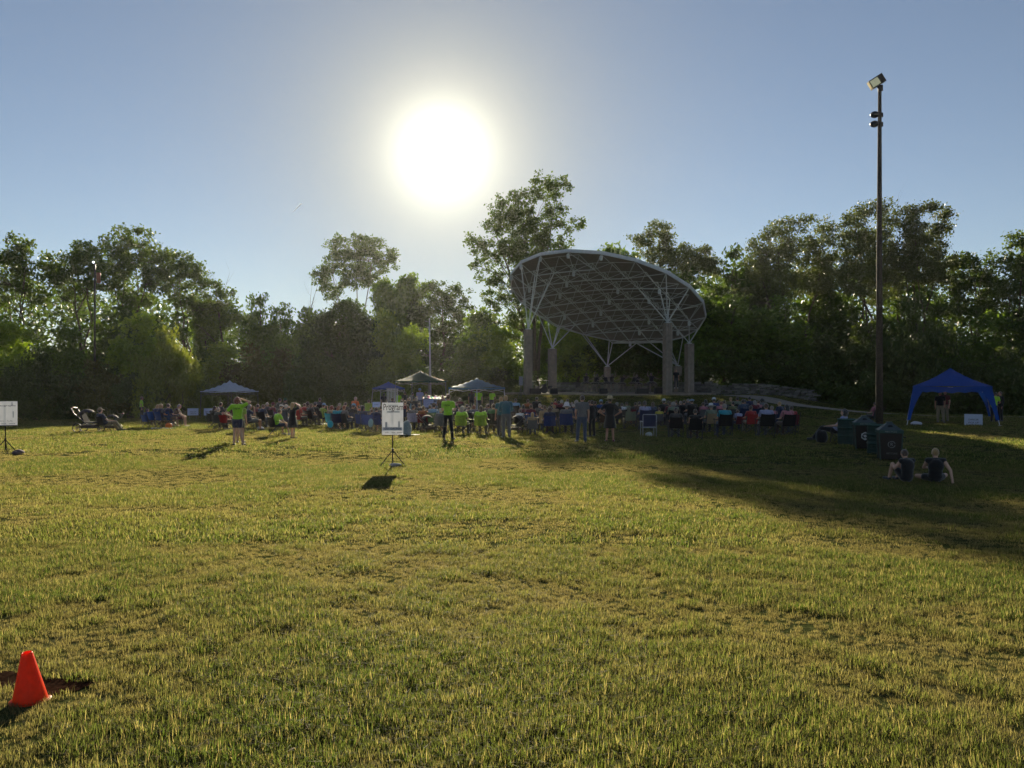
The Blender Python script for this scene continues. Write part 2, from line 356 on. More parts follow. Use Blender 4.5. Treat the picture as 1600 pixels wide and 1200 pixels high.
def tree_meshes(name, base, lobes, nclump, per, spread, size, trunk_r=.22, stems=1, seed=1, lm=None, twigs=60):
    r = np.random.default_rng(seed); C = crown_points(lobes, nclump, r)
    V, Fq = leaf_cloud(C, int(per * 1.7), spread * .66, size * 1.12, seed); crown = npmesh(name + ' crown', V, Fq, lm or LEAF)
    g = G(); base = Vector(base); top = max(l[2] for l in lobes); low = min(l[2] - l[5] for l in lobes)
    st = []
    cx = sum(l[0] for l in lobes) / len(lobes); cy = sum(l[1] for l in lobes) / len(lobes)
    for s in range(stems):
        l = lobes[(s * 2) % len(lobes)] if stems > 1 else (cx, cy, top)
        b0 = base + Vector((r.uniform(-.4, .4) * (stems > 1), r.uniform(-.3, .3) * (stems > 1), -.3)); e = Vector(l[:3]); pts = []; rs = []
        for k in range(9):
            t = k / 8; p = b0.lerp(e, t) + Vector((r.normal() * .14, r.normal() * .14, 0)) * math.sin(t * math.pi) * 2
            p.x = b0.x + (e.x - b0.x) * t ** 1.5 + (p.x - b0.lerp(e, t).x); pts.append(p); rs.append(trunk_r * (1 - .86 * t) / stems ** .3)
        g.path(pts, rs, 7); st.append((pts, rs))
    def hook(tgt, r1, nseg=4):
        best = None
        for pts, rs in st:
            for k, p in enumerate(pts[:-1]):
                if p.z > tgt.z - .15 * (tgt - base).length and k > 1: continue
                dd = (p - tgt).length + max(0, low * .6 + base.z - p.z) * .5
                if best is None or dd < best[0]: best = (dd, p, rs[k])
        _, p, rr = best; rr = min(rr * .6, r1); pp = [p]; 
        for k in range(1, nseg + 1):
            t = k / nseg; pp.append(p.lerp(tgt, t) + Vector((r.normal(), r.normal(), r.normal() * .5 + .5)) * .12 * (tgt - p).length * math.sin(t * math.pi) * .6)
        rl = [rr * (1 - .8 * k / nseg) for k in range(nseg + 1)]; g.path(pp, rl, 5); return pp, rl
    limbs = [hook(Vector(l[:3]), trunk_r * .45) for l in lobes]; st += limbs
    for k in r.choice(len(C), min(twigs, len(C)), replace=False): hook(Vector(C[k]), .035 + .04 * r.random(), 3)
    return crown, g.mesh(name + ' trunk', BARK, True)
def put_tree(name, label, loc, crown, trunk, scale=1, rz=0, color=(1, 1, 1), group=None):
    t = thing(name, label, 'tree' if 'shrub' not in name else 'shrub', loc, rz, group, scale)
    ob('crown', crown, t, color=color); ob('trunk', trunk, t); return t
def img_tree(name, label, D, basepx, lobes, nclump, per, spread, size, color=(1, 1, 1), **kw):
    r = np.random.default_rng(int(basepx)); bx, by = at(basepx, D); bz = g1z(bx, by); L_ = []
    for px, py, rx, ry in lobes:
        p = P3(px, py, D); wx = rx / F * D; wz = ry / F * D
        L_.append((p.x - bx, r.uniform(-.5, .5) * wx * 1.6, p.z - bz, wx, (wx + wz) / 2, wz))
    c, t = tree_meshes(name, (0, 0, 0), L_, nclump, per, spread, size, seed=int(basepx) + 1, **kw)
    return put_tree(name, label, (bx, by, bz), c, t, color=color)

# the ones with an outline of their own
img_tree('poplar_tree', 'tallest tree, airy and lit from behind by the sun, beside the bandshell', 84, 838,
  [(872,290,22,22),(846,300,18,26),(815,312,24,24),(785,325,16,26),(770,350,18,18),(800,355,26,26),(840,350,26,28),(868,335,20,24),(745,385,18,16),(770,395,24,20),(805,400,26,24),
   (845,390,20,20),(893,352,16,12),(880,375,14,12),(905,345,8,7),(738,412,12,12),(765,430,22,18),(800,440,20,20),(775,465,22,22),(820,470,22,22),(760,500,22,16),(736,370,8,8),(806,500,26,20),(835,382,28,20),(870,388,22,16),(800,385,26,20),(815,345,24,20)],
  640, 22, .38, .24, stems=4, trunk_r=.34, twigs=110)
img_tree('spreading_tree', 'round topped airy tree with bare forked limbs left of the sun', 168, 556,
  [(556,385,26,20),(530,392,20,18),(588,392,22,18),(606,410,18,14),(512,415,18,14),(545,412,28,20),(580,425,24,16),(560,440,28,14),(505,440,14,14),(615,398,10,10),(520,455,18,14),(590,445,16,10),(498,428,10,6)],
  470, 22, .55, .40, stems=3, trunk_r=.34, twigs=90)
img_tree('broadleaf_tree', 'tall ragged tree standing highest in the left woods', 78, 205,
  [(180,372,26,16),(222,372,18,16),(200,392,36,22),(170,402,26,22),(240,398,22,20),(215,425,34,22),(175,435,26,22),(262,418,20,18),(250,445,24,20),(200,462,34,20)],
  230, 24, .42, .26, stems=4, trunk_r=.26, twigs=80)
img_tree('broadleaf_tree', 'broad dark tree sloping down to the right of the tallest left one', 82, 290,
  [(280,410,24,16),(300,425,22,18),(270,435,24,20),(312,445,16,18),(290,465,26,20),(330,450,14,14),(340,470,16,16),(310,480,20,16),(350,462,14,14)],
  190, 22, .42, .26, stems=3, trunk_r=.26, twigs=70)
img_tree('broadleaf_tree', 'open crowned tree in left woods behind the light pole', 74, 128,
  [(128,392,20,14),(112,405,22,16),(140,412,20,16),(100,425,18,16),(125,435,28,18),(150,440,18,18),(110,458,26,16),(70,410,16,16),(80,440,20,18)],
  185, 22, .42, .25, stems=3, trunk_r=.22, twigs=70)
img_tree('broadleaf_tree', 'dark thin topped tree at the left edge of the picture', 72, 30,
  [(40,395,20,18),(15,405,24,20),(48,420,20,16),(25,435,28,20),(5,460,24,22),(45,460,22,18),(30,380,14,12),(-20,420,26,30)],
  170, 22, .42, .25, stems=3, trunk_r=.22, twigs=80)
img_tree('maple_tree', 'dense dark rounded tree above the green canopy', 122, 690,
  [(690,455,34,20),(665,465,26,22),(715,470,26,22),(725,500,22,24),(690,495,40,28),(650,500,26,26),(700,535,44,30),(655,545,34,28),(735,540,24,26),(695,580,46,24)],
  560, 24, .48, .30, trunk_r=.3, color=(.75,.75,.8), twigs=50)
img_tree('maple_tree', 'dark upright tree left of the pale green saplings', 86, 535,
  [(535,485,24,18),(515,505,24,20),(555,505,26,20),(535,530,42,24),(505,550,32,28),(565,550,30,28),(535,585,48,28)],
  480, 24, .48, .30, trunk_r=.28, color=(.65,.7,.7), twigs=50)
img_tree('willow_tree', 'wide feathery tree, high over the right end of the stage', 88, 1035,
  [(1028,362,18,14),(1008,378,20,12),(1045,378,14,16),(1075,392,16,14),(1030,400,30,18),(1065,412,26,20),(1100,398,16,16),(1095,420,22,18),(1120,415,18,16),(990,372,8,6)],
  320, 24, .42, .22, lm=WILLOW, stems=3, trunk_r=.24, twigs=80)
img_tree('willow_tree', 'large feathery tree left of the wooden light pole', 80, 1240,
  [(1205,365,18,16),(1230,352,20,14),(1185,385,16,18),(1255,350,16,12),(1210,400,32,24),(1250,390,34,26),(1180,420,22,22),(1285,360,18,16),(1290,395,26,26),(1220,440,40,26),(1270,435,34,26),(1190,460,30,20),(1300,440,26,28)],
  620, 26, .42, .20, lm=WILLOW, stems=5, trunk_r=.3, twigs=120)
img_tree('willow_tree', 'tall feathery tree directly behind the wooden light pole', 78, 1360,
  [(1330,345,16,16),(1352,330,16,14),(1372,325,16,12),(1390,340,16,18),(1340,370,28,22),(1380,375,26,24),(1345,405,34,26),(1385,415,28,26),(1330,440,36,26),(1375,450,34,26)],
  520, 26, .42, .20, lm=WILLOW, stems=4, trunk_r=.28, twigs=100)
img_tree('willow_tree', 'leaning dark tree with fine twigs right of the wooden light pole', 76, 1440,
  [(1425,332,16,12),(1448,326,14,10),(1420,360,20,20),(1440,385,22,22),(1410,400,22,26),(1430,425,26,24),(1478,335,14,10),(1475,360,14,16),(1470,390,12,18),(1480,412,12,12),(1460,430,20,20)],
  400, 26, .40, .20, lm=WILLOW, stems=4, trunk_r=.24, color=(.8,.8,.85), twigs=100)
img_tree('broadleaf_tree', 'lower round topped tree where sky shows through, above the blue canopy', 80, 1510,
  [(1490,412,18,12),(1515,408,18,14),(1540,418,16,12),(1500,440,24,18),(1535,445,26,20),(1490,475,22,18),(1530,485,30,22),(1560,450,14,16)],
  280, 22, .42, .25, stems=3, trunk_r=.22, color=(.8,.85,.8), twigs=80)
img_tree('broadleaf_tree', 'tall tree cut off by the right edge of the picture', 74, 1600,
  [(1592,372,18,16),(1575,400,18,16),(1605,395,22,20),(1590,425,28,20),(1570,450,20,18),(1605,460,30,26),(1585,500,30,24),(1640,420,40,50)],
  320, 22, .42, .25, stems=3, trunk_r=.26, twigs=70)
# bare trees
def bare_tree(label, px, D, top, base_py_hint, spread, seed):
    r = np.random.default_rng(seed); x, y = at(px, D); z = g1z(x, y); H = CZ + (600 - top) / F * D - z; g = G()
    def br(p, d, ln, rad, lv):
        pts = [p]; rs = [rad]
        for k in range(4):
            d = (d + Vector((r.normal(), r.normal(), r.normal() * .3 + .1)) * .13).normalized(); pts.append(pts[-1] + d * ln / 4); rs.append(rad * (1 - .2 * (k + 1)))
        g.path(pts, rs, 5)
        if lv:
            for k in range(5 if lv > 1 else 4):
                q = pts[1 + k % 4]; a = r.uniform(0, math.tau); dd = (d + Vector((math.cos(a), math.sin(a) * .6, .25)) * spread).normalized()
                br(q, dd, ln * r.uniform(.2, .40), rs[1 + k % 4] * .55, lv - 1)
    br(Vector((0, 0, -.2)), Vector((0, 0, 1)), H * .80, .19, 3)
    t = thing('bare_tree', label, 'tree', (x, y, z)); ob('trunk', g.mesh('bare trunk', BARK, True), t)
bare_tree('thin leafless tree standing alone left of the round topped airy tree', 478, 100, 405, 0, .7, 3)
bare_tree('dead leafless trunk poking up between the left woods and low trees', 358, 84, 402, 0, .5, 4)
bare_tree('leafless twiggy tree at the far left above the dark thin topped one', 18, 76, 348, 0, .45, 5)
bare_tree('dead spindly twigs rising beside the tall tree at the right edge', 1545, 78, 378, 0, .35, 9)
bare_tree('dead twigs rising above the leaning tree right of the wooden light pole', 1412, 82, 312, 0, .4, 10)

# shared models for the rest
def model(kind, seed):
    r = np.random.default_rng(seed); Lb = []
    if kind == 'round':
        for k in range(11): a = r.uniform(0, math.tau); q = r.uniform(.2, 2.6); Lb.append((q * math.cos(a), q * math.sin(a), r.uniform(3.4, 8.2), 1.9, 1.9, 1.5))
        Lb.append((0, 0, 8.6, 1.6, 1.6, 1.3)); return tree_meshes('round', (0, 0, 0), Lb, 330, 24, .48, .30, seed=seed, trunk_r=.2, twigs=40)
    if kind == 'tall':
        for k in range(12): a = r.uniform(0, math.tau); z = r.uniform(3.5, 9); q = r.uniform(.2, 1.9); Lb.append((q * math.cos(a), q * math.sin(a), z, 1.3, 1.3, 1.3))
        Lb.append((0, 0, 9.2, .9, .9, .9)); return tree_meshes('tall', (0, 0, 0), Lb, 260, 22, .42, .28, seed=seed, stems=2, trunk_r=.2, twigs=60)
    if kind == 'bush':
        for k in range(9): a = r.uniform(0, math.tau); q = r.uniform(.1, 2.3); Lb.append((q * math.cos(a), q * math.sin(a), r.uniform(.8, 3.2), 1.3, 1.3, 1.1))
        Lb.append((.2, 0, 3.9, .9, .9, .7)); return tree_meshes('bush', (0, 0, 0), Lb, 300, 22, .38, .20, seed=seed, stems=3, trunk_r=.08, twigs=40, lm=WILLOW)
    if kind == 'sapling':
        for k in range(10): a = r.uniform(0, math.tau); q = r.uniform(.1, 1.7); Lb.append((q * math.cos(a), q * math.sin(a), r.uniform(2, 6.5), 1.2, 1.2, 1.0))
        return tree_meshes('sapling', (0, 0, 0), Lb, 240, 22, .36, .24, seed=seed, stems=2, trunk_r=.1, twigs=50)
MD = {k: [model(k, 20 + 7 * q + i * 31) for i in range(2)] for q, k in enumerate(('round', 'tall', 'bush', 'sapling'))}
HGT = {'round': 9.6, 'tall': 10.1, 'bush': 4.6, 'sapling': 7.4}; WID = {'round': 8.6, 'tall': 5.6, 'bush': 6.6, 'sapling': 5.2}
NM = {'round': 'broadleaf_tree', 'tall': 'broadleaf_tree', 'bush': 'willow_shrub', 'sapling': 'young_tree'}
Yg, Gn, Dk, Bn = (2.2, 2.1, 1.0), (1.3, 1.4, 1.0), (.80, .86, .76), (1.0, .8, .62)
TL = [ # kind, px, D, top py, width px, colour, label
 ('sapling',20,62,485,110,Yg,'yellow green tree at the left edge behind the corner poster'),
 ('round',-60,66,440,190,Dk,'dark tree mostly outside the left edge'),
 ('bush',60,60,545,130,Dk,'low dark bush left of the left light pole'),
 ('sapling',105,66,500,90,Gn,'slender green tree just left of the left light pole'),
 ('bush',150,62,560,120,Bn,'brownish bush at the foot of the left light pole'),
 ('sapling',222,66,482,110,Yg,'yellow green tree right of the left light pole'),
 ('bush',262,62,508,110,(1.8,1.7,.9),'bright olive willow bush with visible stems behind the blue camp chairs'),
 ('round',215,76,470,170,Dk,'dark tree filling the middle of the left woods'),
 ('bush',205,61,580,100,Dk,'small dark bush behind the wooden fence'),
 ('tall',330,84,468,90,Gn,'bushy tree with a bare crooked trunk near the dead one'),
 ('bush',310,68,575,80,Gn,'small light bush left of the white canopy'),
 ('sapling',345,76,530,110,Yg,'olive tree rising left of the white canopy peak'),
 ('round',405,98,462,90,Gn,'small round tree alone on the skyline above the white canopy'),
 ('bush',395,72,540,130,Bn,'brown green bush right behind the white canopy'),
 ('round',440,96,478,100,Gn,'low skyline tree left of the thin leafless tree'),
 ('bush',440,72,545,120,Bn,'brownish bush behind the girl in the black dress'),
 ('sapling',488,92,470,80,Gn,'young tree below the thin leafless tree'),
 ('bush',485,70,540,110,Dk,'dark bush left of the small navy canopy'),
 ('bush',535,72,570,120,Dk,'low dark bush behind the turquoise chair'),
 ('tall',640,124,428,80,Gn,'pale hazy tree right of the round topped airy tree'),
 ('tall',605,112,440,70,Gn,'slim hazy tree under the round topped airy one'),
 ('sapling',600,94,478,80,Yg,'pale green sapling above the navy canopy'),
 ('sapling',635,82,500,70,Yg,'pale green sapling left of the grey flagpole'),
 ('bush',590,74,560,100,Gn,'light green bush directly above the navy canopy'),
 ('bush',655,78,575,110,Gn,'bush just behind the green canopy'),
 ('sapling',752,86,475,100,Gn,'leafy green tree beneath the left side of the tallest tree'),
 ('sapling',785,80,500,90,Yg,'bright green sapling beside the left columns of the bandshell'),
 ('bush',740,78,560,120,Gn,'bush behind the pale blue canopy'),
 ('bush',800,80,560,100,Dk,'dark bush just left of the stage'),
 ('round',860,92,470,120,Gn,'green tree showing through under the left of the roof'),
 ('tall',960,112,388,110,Gn,'thin treetop just peeking over the bandshell roof'),
 ('round',900,86,482,130,Yg,'sunlit green tree behind the stage on the left'),
 ('round',965,86,468,170,Dk,'dark tree directly behind the stage'),
 ('round',1015,88,470,150,Dk,'dark bush behind the stage on the right'),
 ('round',1065,84,425,150,Dk,'dark tree right behind the roof edge'),
 ('round',1150,86,395,160,Dk,'dark tree between the bandshell and the large feathery tree'),
 ('round',1140,78,462,170,Gn,'rounded green tree right of the bandshell roof'),
 ('round',1205,77,470,170,Gn,'rounded green tree above the stone wall'),
 ('bush',1130,76,540,150,Dk,'dark bush above the left end of the stone wall'),
 ('bush',1215,74,550,150,Dk,'dark bush above the right end of the stone wall'),
 ('bush',1290,72,520,150,Dk,'tall dark bush past the end of the stone wall'),
 ('round',1295,84,430,180,Dk,'dark tree low between the large feathery trees'),
 ('bush',1350,70,500,140,Dk,'dark domed bush behind the wooden light pole'),
 ('bush',1430,68,460,160,Dk,'high dark domed bush left of the blue canopy'),
 ('round',1420,80,440,170,Dk,'dark tree below the leaning twiggy tree'),
 ('sapling',1475,74,500,110,Gn,'sparse green tree left above the blue canopy peak'),
 ('bush',1500,64,560,150,Dk,'dark bush just behind the blue canopy'),
 ('sapling',1550,72,480,120,Gn,'sparse green tree right above the blue canopy'),
 ('bush',1580,62,540,150,Dk,'dark bush at the right edge behind the volunteer'),
 ('round',1660,70,440,200,Dk,'dark tree mostly outside the right edge'),
 ('bush',1360,62,580,100,Dk,'low dark bush left of the blue canopy legs'),
]
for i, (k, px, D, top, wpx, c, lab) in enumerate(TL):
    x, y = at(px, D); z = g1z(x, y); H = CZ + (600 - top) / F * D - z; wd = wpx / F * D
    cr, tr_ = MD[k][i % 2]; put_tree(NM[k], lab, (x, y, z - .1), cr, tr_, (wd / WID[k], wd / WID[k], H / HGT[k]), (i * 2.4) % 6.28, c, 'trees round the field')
# the wood behind, one mass, and the undergrowth along its edge
r = np.random.default_rng(5)
def mass(name, label, cat, n, fn, per, spread, size, m, color):
    C = np.array([fn() for _ in range(n)]); V, Fq = leaf_cloud(C, per, spread, size, 11)
    ob(name, npmesh(name, V, Fq, m), color=color, kind='stuff', label=label, category=cat)
SK = np.array([(-700,440),(-100,430),(0,440),(100,450),(200,440),(330,480),(380,505),(440,500),(520,500),(600,480),(660,470),(740,500),(800,490),(900,470),(960,450),(1050,420),(1150,420),(1300,400),(1450,420),(1500,470),(1560,480),(1650,440),(2300,430)], float)
def wood():
    px = r.uniform(-700, 2300); D = r.uniform(100, 150) ; D = max(D, 126) if 440 < px < 960 else D
    x, y = at(px, D); top = CZ + (600 - np.interp(px, SK[:, 0], SK[:, 1]) - r.uniform(0, 22)) / F * D
    if 440 < px < 800: top *= .97
    return (x, y, -1.6 + (top + 1.6) * (r.random() ** .8 if r.random() < .6 else r.random() * .45))
mass('woods', 'dark wood behind the trees that ring the field', 'woods', 15000, wood, 12, .95, .66, LEAF, (.75, .8, .75))
EDGE = np.array([(-900,62),(0,62),(130,66),(300,76),(420,72),(560,74),(800,80),(960,84),(1100,78),(1270,73),(1330,68),(1450,62),(1600,60),(2400,58)], float)
def under():
    px = r.uniform(-900, 2400) if r.random() < .25 else r.uniform(-30, 1630); D = np.interp(px, EDGE[:, 0], EDGE[:, 1]) + abs(r.normal()) * 3.2 - .3 + .8 * math.sin(px * .03)
    x, y = at(px, D); return (x, y, g1z(x, y) + abs(r.normal()) * .9 * (1 + .5 * math.sin(px * .021)) + .1)
mass('undergrowth', 'low undergrowth and weeds along the edge of the wood', 'undergrowth', 6500, under, 14, .36, .19, WILLOW, (.8, .8, .75))
def tallg():
    px = r.uniform(672, 800) if r.random() < .7 else r.uniform(540, 672); D = 66 + abs(r.normal()) * 2.0
    x, y = at(px, D); return (x, y, g1z(x, y) + r.uniform(.0, .55))

# ------------------------------------------------------------------ lawn
tc_ = bpy.data.collections.new('tufts')          # source blades, instanced by geometry nodes
def tuft(n, h, rad, wd, seed):
    r = np.random.default_rng(seed); vs = []; fs = []
    for k in range(n):
        a = r.uniform(0, math.tau); q = rad * math.sqrt(r.random()); p = Vector((q * math.cos(a), q * math.sin(a), -.01)); b = r.uniform(0, math.tau)
        lean = abs(r.normal()) * .72; hh = h * r.uniform(.45, 1.2); d = Vector((math.cos(b), math.sin(b), 0)); s = Vector((-d.y, d.x, 0)) * wd * r.uniform(.6, 1.3) / 2
        m1 = p + Vector((0, 0, hh * .55)) + d * hh * lean * .35; t = p + Vector((0, 0, hh * (1 - .25 * lean))) + d * hh * lean
        i = len(vs); vs += [p - s, p + s, m1 + s * .85, m1 - s * .85, t]; fs += [(i, i + 1, i + 2, i + 3), (i + 3, i + 2, i + 4)]
    me = bpy.data.meshes.new('tuft'); me.from_pydata([tuple(v) for v in vs], [], fs); me.materials.append(GRASS)
    o = bpy.data.objects.new('tuft', me); return o
def lawn(name, D0, D1, dens, tufts, smin, smax, seed, tall=False, fn=None):
    r = np.random.default_rng(seed); cl = bpy.data.collections.new(name)
    for t in tufts: cl.objects.link(t)
    A = .70 * (D1 ** 2 - D0 ** 2) * 1.0; n = int(A * dens)
    D = np.sqrt(r.uniform(D0 ** 2, D1 ** 2, n)); x = (r.uniform(-.70, .70, n)) * D; y = D
    z = gz(x, y); s = r.uniform(smin, smax, n)
    cl_n = np.array([mnoise.noise(Vector((a * .33, b * .33, 0))) * 1.0 + .7 * mnoise.noise(Vector((a * 1.3, b * 1.3, 3))) + .6 * mnoise.noise(Vector((a * 4.2, b * 4.2, 5))) for a, b in zip(x, y)])
    cv = smooth(.5 + cl_n * 1.15); s = s * (.55 + .85 * cv)
    keep = np.ones(n, bool)
    for (cx, cy, ra, rb) in BARE: keep &= (((x - cx) / ra) ** 2 + ((y - cy) / rb) ** 2 > r.uniform(.6, 1.1, n))
    if D1 > 40:
        e = ((x - STC[0]) / (STR[0] + .3)) ** 2 + ((y - STC[1]) / (STR[1] + .3)) ** 2; keep &= e > 1
        for (px_, py_, wd) in cp[::2]: keep &= ((x - px_) ** 2 + (y - py_) ** 2) > (wd * .55) ** 2
    x, y, z, s, cv = x[keep], y[keep], z[keep], s[keep], cv[keep]
    me = bpy.data.meshes.new(name); me.vertices.add(len(x)); me.vertices.foreach_set('co', np.stack([x, y, z], 1).astype(np.float32).ravel())
    at_ = me.attributes.new('s', 'FLOAT', 'POINT'); at_.data.foreach_set('value', s.astype(np.float32))
    at_ = me.attributes.new('c', 'FLOAT', 'POINT'); at_.data.foreach_set('value', np.clip(cv * 1.05 + .02 + r.normal(size=len(x)) * .15, 0, 1).astype(np.float32))
    at_ = me.attributes.new('r', 'FLOAT_VECTOR', 'POINT'); at_.data.foreach_set('vector', np.stack([r.normal(size=len(x)) * .12, r.normal(size=len(x)) * .12, r.uniform(0, 6.28, len(x))], 1).astype(np.float32).ravel())
    o = ob(name, me, kind='stuff', label='short mown lawn grass of the field', category='grass')
    ng = bpy.data.node_groups.new(name, 'GeometryNodeTree'); ng.interface.new_socket('Geometry', in_out='INPUT', socket_type='NodeSocketGeometry'); ng.interface.new_socket('Geometry', in_out='OUTPUT', socket_type='NodeSocketGeometry')
    gi = ng.nodes.new('NodeGroupInput'); go = ng.nodes.new('NodeGroupOutput'); ip = ng.nodes.new('GeometryNodeInstanceOnPoints'); ci = ng.nodes.new('GeometryNodeCollectionInfo')
    ci.inputs['Collection'].default_value = cl; ci.inputs['Separate Children'].default_value = True; ci.inputs['Reset Children'].default_value = True
    ns = ng.nodes.new('GeometryNodeInputNamedAttribute'); ns.data_type = 'FLOAT'; ns.inputs[0].default_value = 's'
    nr = ng.nodes.new('GeometryNodeInputNamedAttribute'); nr.data_type = 'FLOAT_VECTOR'; nr.inputs[0].default_value = 'r'
    l = ng.links.new; l(gi.outputs[0], ip.inputs['Points']); l(ci.outputs[0], ip.inputs['Instance']); ip.inputs['Pick Instance'].default_value = True
    l(ns.outputs[0], ip.inputs['Scale']); l(nr.outputs[0], ip.inputs['Rotation']); l(ip.outputs[0], go.inputs[0])
    md = o.modifiers.new('g', 'NODES'); md.node_group = ng
BARE = [(*at(82, 4.62), .24, .13), (*at(10, 4.7), .2, .14)]
near = [tuft(30, .055, .055, .0032, k) for k in range(5)]
mid = [tuft(46, .055, .14, .007, 10 + k) for k in range(4)]
far = [tuft(60, .065, .34, .016, 20 + k) for k in range(4)]
lawn('grass', 2.6, 9, 560, near, .6, 1.15, 1)
lawn('grass', 9, 22, 105, mid, .65, 1.15, 2)
lawn('grass', 22, 66, 16, far, .6, 1.05, 3)
# dirt hole beside the cone
for k, (x, y, ra, rb) in enumerate(BARE):
    vs = []; n = 40
    for i in range(n): a = math.tau * i / n; q = 1 + .12 * math.sin(3 * a + k) + .07 * math.sin(7 * a); px_, py_ = x + ra * q * math.cos(a), y + rb * q * math.sin(a); vs.append((px_, py_, g1z(px_, py_) + .006))
    vs.append((x, y, g1z(x, y) + .005))
    ob('dirt', G().add(vs, [(i, (i + 1) % n, n) for i in range(n)]).mesh('dirt', SOIL), kind='structure')
# ------------------------------------------------------------------ haze in the air
HZ = bpy.data.materials.new('haze'); HZ.use_nodes = True; nt = HZ.node_tree; nt.nodes.clear()
pv = N(nt, 'ShaderNodeVolumePrincipled'); pv.inputs['Density'].default_value = .00008; pv.inputs['Anisotropy'].default_value = .62; pv.inputs['Color'].default_value = (.92, .93, .95, 1)
nt.links.new(pv.outputs[0], N(nt, 'ShaderNodeOutputMaterial').inputs['Volume'])
hb0, hb1 = -6.0, 27.0
ob('haze', G().box((0, 1500, (hb0 + hb1) / 2), (6400, 5200, hb1 - hb0)).mesh('haze', HZ), kind='stuff')
# ------------------------------------------------------------------ bandshell
bs_x, bs_y = STC; 
BO = Vector((bs_x, bs_y, STZ))
bs = thing('bandshell', 'open bandshell with tilted leaf shaped truss roof on concrete columns', 'bandshell', BO)
def fitframe():
    px, py, R1, R2, a, t, r_ = 946.6, 471.5, 8.29, 8.33, .4554, .3808, .078; D = 68
    C = Vector(((px - 800) / F * D, D, CZ + (600 - py) / F * D)); u = Vector((-math.sin(a), -math.cos(a), 0)); rt = Vector((math.cos(a), -math.sin(a), 0))
    up = u * math.cos(t) + Vector((0, 0, math.sin(t))); n = rt.cross(up); rr = rt * math.cos(r_) + n * math.sin(r_)
    nn = rr.cross(up).normalized();  nn = nn if nn.z > 0 else -nn
    return C - BO, rr, up.normalized(), nn, R1, R2
BC, rr_, up_, nn_, R1, R2 = fitframe()
cc = Vector((0, 0, 1)).cross(nn_).normalized(); cc = cc if cc.x > 0 else -cc          # level direction in the roof plane
gg = nn_.cross(cc).normalized(); gg = gg if gg.z > 0 else -gg                          # up-slope direction
RAD = 8.31
def dome(q): return .9 * (1 - q * q)
def rp(u, v, dz=0):                                      # point on the roof, u along cc, v along gg
    q = min(1, math.hypot(u, v) / RAD); return BC + cc * u + gg * v + nn_ * (dome(q) + dz)
NS = 20; rim = [(RAD * 1.005 * math.cos(math.tau * (k + .5) / NS), RAD * 1.005 * math.sin(math.tau * (k + .5) / NS)) for k in range(NS)]
def sheet(dz0, dz1, m, name):
    vs = []; fs = []; rings = 6
    for dz in (dz0, dz1):
        for j in range(1, rings + 1):
            for u, v in rim: vs.append(rp(u * j / rings, v * j / rings, dz))
        vs.append(rp(0, 0, dz))
    K = rings * NS + 1
    for s, o in ((1, 0), (-1, K)):
        for i in range(NS):
            f = (o + i, o + (i + 1) % NS, o + K - 1); fs.append(f[::s])
            for j in range(rings - 1): a = o + j * NS; f = (a + i, a + NS + i, a + NS + (i + 1) % NS, a + (i + 1) % NS); fs.append(f[::s])
    a = (rings - 1) * NS
    for i in range(NS): fs.append((a + i, a + (i + 1) % NS, a + K + (i + 1) % NS, a + K + i))
    return G().add(vs, fs).mesh(name, m)
ob('roof', sheet(.02, .16, DECKING, 'roof'), bs)
g = G()
for k in range(NS):
    a, b = rim[k], rim[(k + 1) % NS]; A, B = rp(*a), rp(*b); o0 = (A - BC).normalized() * .07; o1 = (B - BC).normalized() * .07
    g.add([A + o0 - nn_ * .07, B + o1 - nn_ * .07, B + o1 + nn_ * .21, A + o0 + nn_ * .21, A - o0 * .2 - nn_ * .07, B - o1 * .2 - nn_ * .07, B - o1 * .2 + nn_ * .21, A - o0 * .2 + nn_ * .21],
          [(0,1,2,3),(5,4,7,6),(0,4,5,1),(3,2,6,7)])
ob('fascia', g.mesh('fascia', STEEL), bs)
unit = G().tube((0, 0, 0), (0, 0, 1), 1, n=6).mesh('strut', STEEL)
nst = [0]
def strut(p, q, r=.045, parent=bs, name='strut'):
    r *= .8; d = q - p; nst[0] += 1
    o = ob(name, unit, parent, p, d.to_track_quat('Z', 'Y').to_euler(), (r, r, d.length)); return o
ST = 1.9; dz = -1.25
top = {}; bot = {}
for i in range(-4, 5):
    for j in range(-4, 5):
        u, v = i * ST, j * ST
        if math.hypot(u, v) <= RAD - .15: top[i, j] = rp(u, v, -.06)
        u, v = (i + .5) * ST, (j + .5) * ST
        if math.hypot(u, v) <= RAD - .75: bot[i, j] = rp(u * .985, v * .985, dz * (1 - .25 * (math.hypot(u, v) / RAD) ** 2))
for (i, j), p in bot.items():
    if (i + 1, j) in bot: strut(p, bot[i + 1, j], .056, name='bottom_chord')
    if (i, j + 1) in bot: strut(p, bot[i, j + 1], .034, name='bottom_chord')
    for a, b in ((0, 0), (1, 0), (0, 1), (1, 1)):
        if (i + a, j + b) in top: strut(p, top[i + a, j + b], .028, name='web_strut')
for (i, j), p in top.items():
    if (i + 1, j) in top: strut(p, top[i + 1, j], .03, name='top_chord')
rimp = [rp(u, v, -.06) for u, v in rim]
for p in rimp:                                            # edge braces from the rim to the two nearest lower nodes
    for q in sorted(bot.values(), key=lambda b: (b - p).length)[:2]: strut(p, q, .036, name='edge_brace')
lampm = G().lathe([(.0, -.36), (.11, -.36), (.13, -.05), (.05, 0), (0, 0)], n=10).mesh('floodlight', STEEL)
bk = list(bot.values())
for k in range(0, len(bk), 3): ob('floodlight', lampm, bs, bk[k] + Vector((0, 0, -.05)))
for k in (3, 4, 5, 6, 7, 8): ob('floodlight', lampm, bs, rimp[k] + Vector((0, .1, -.08)))
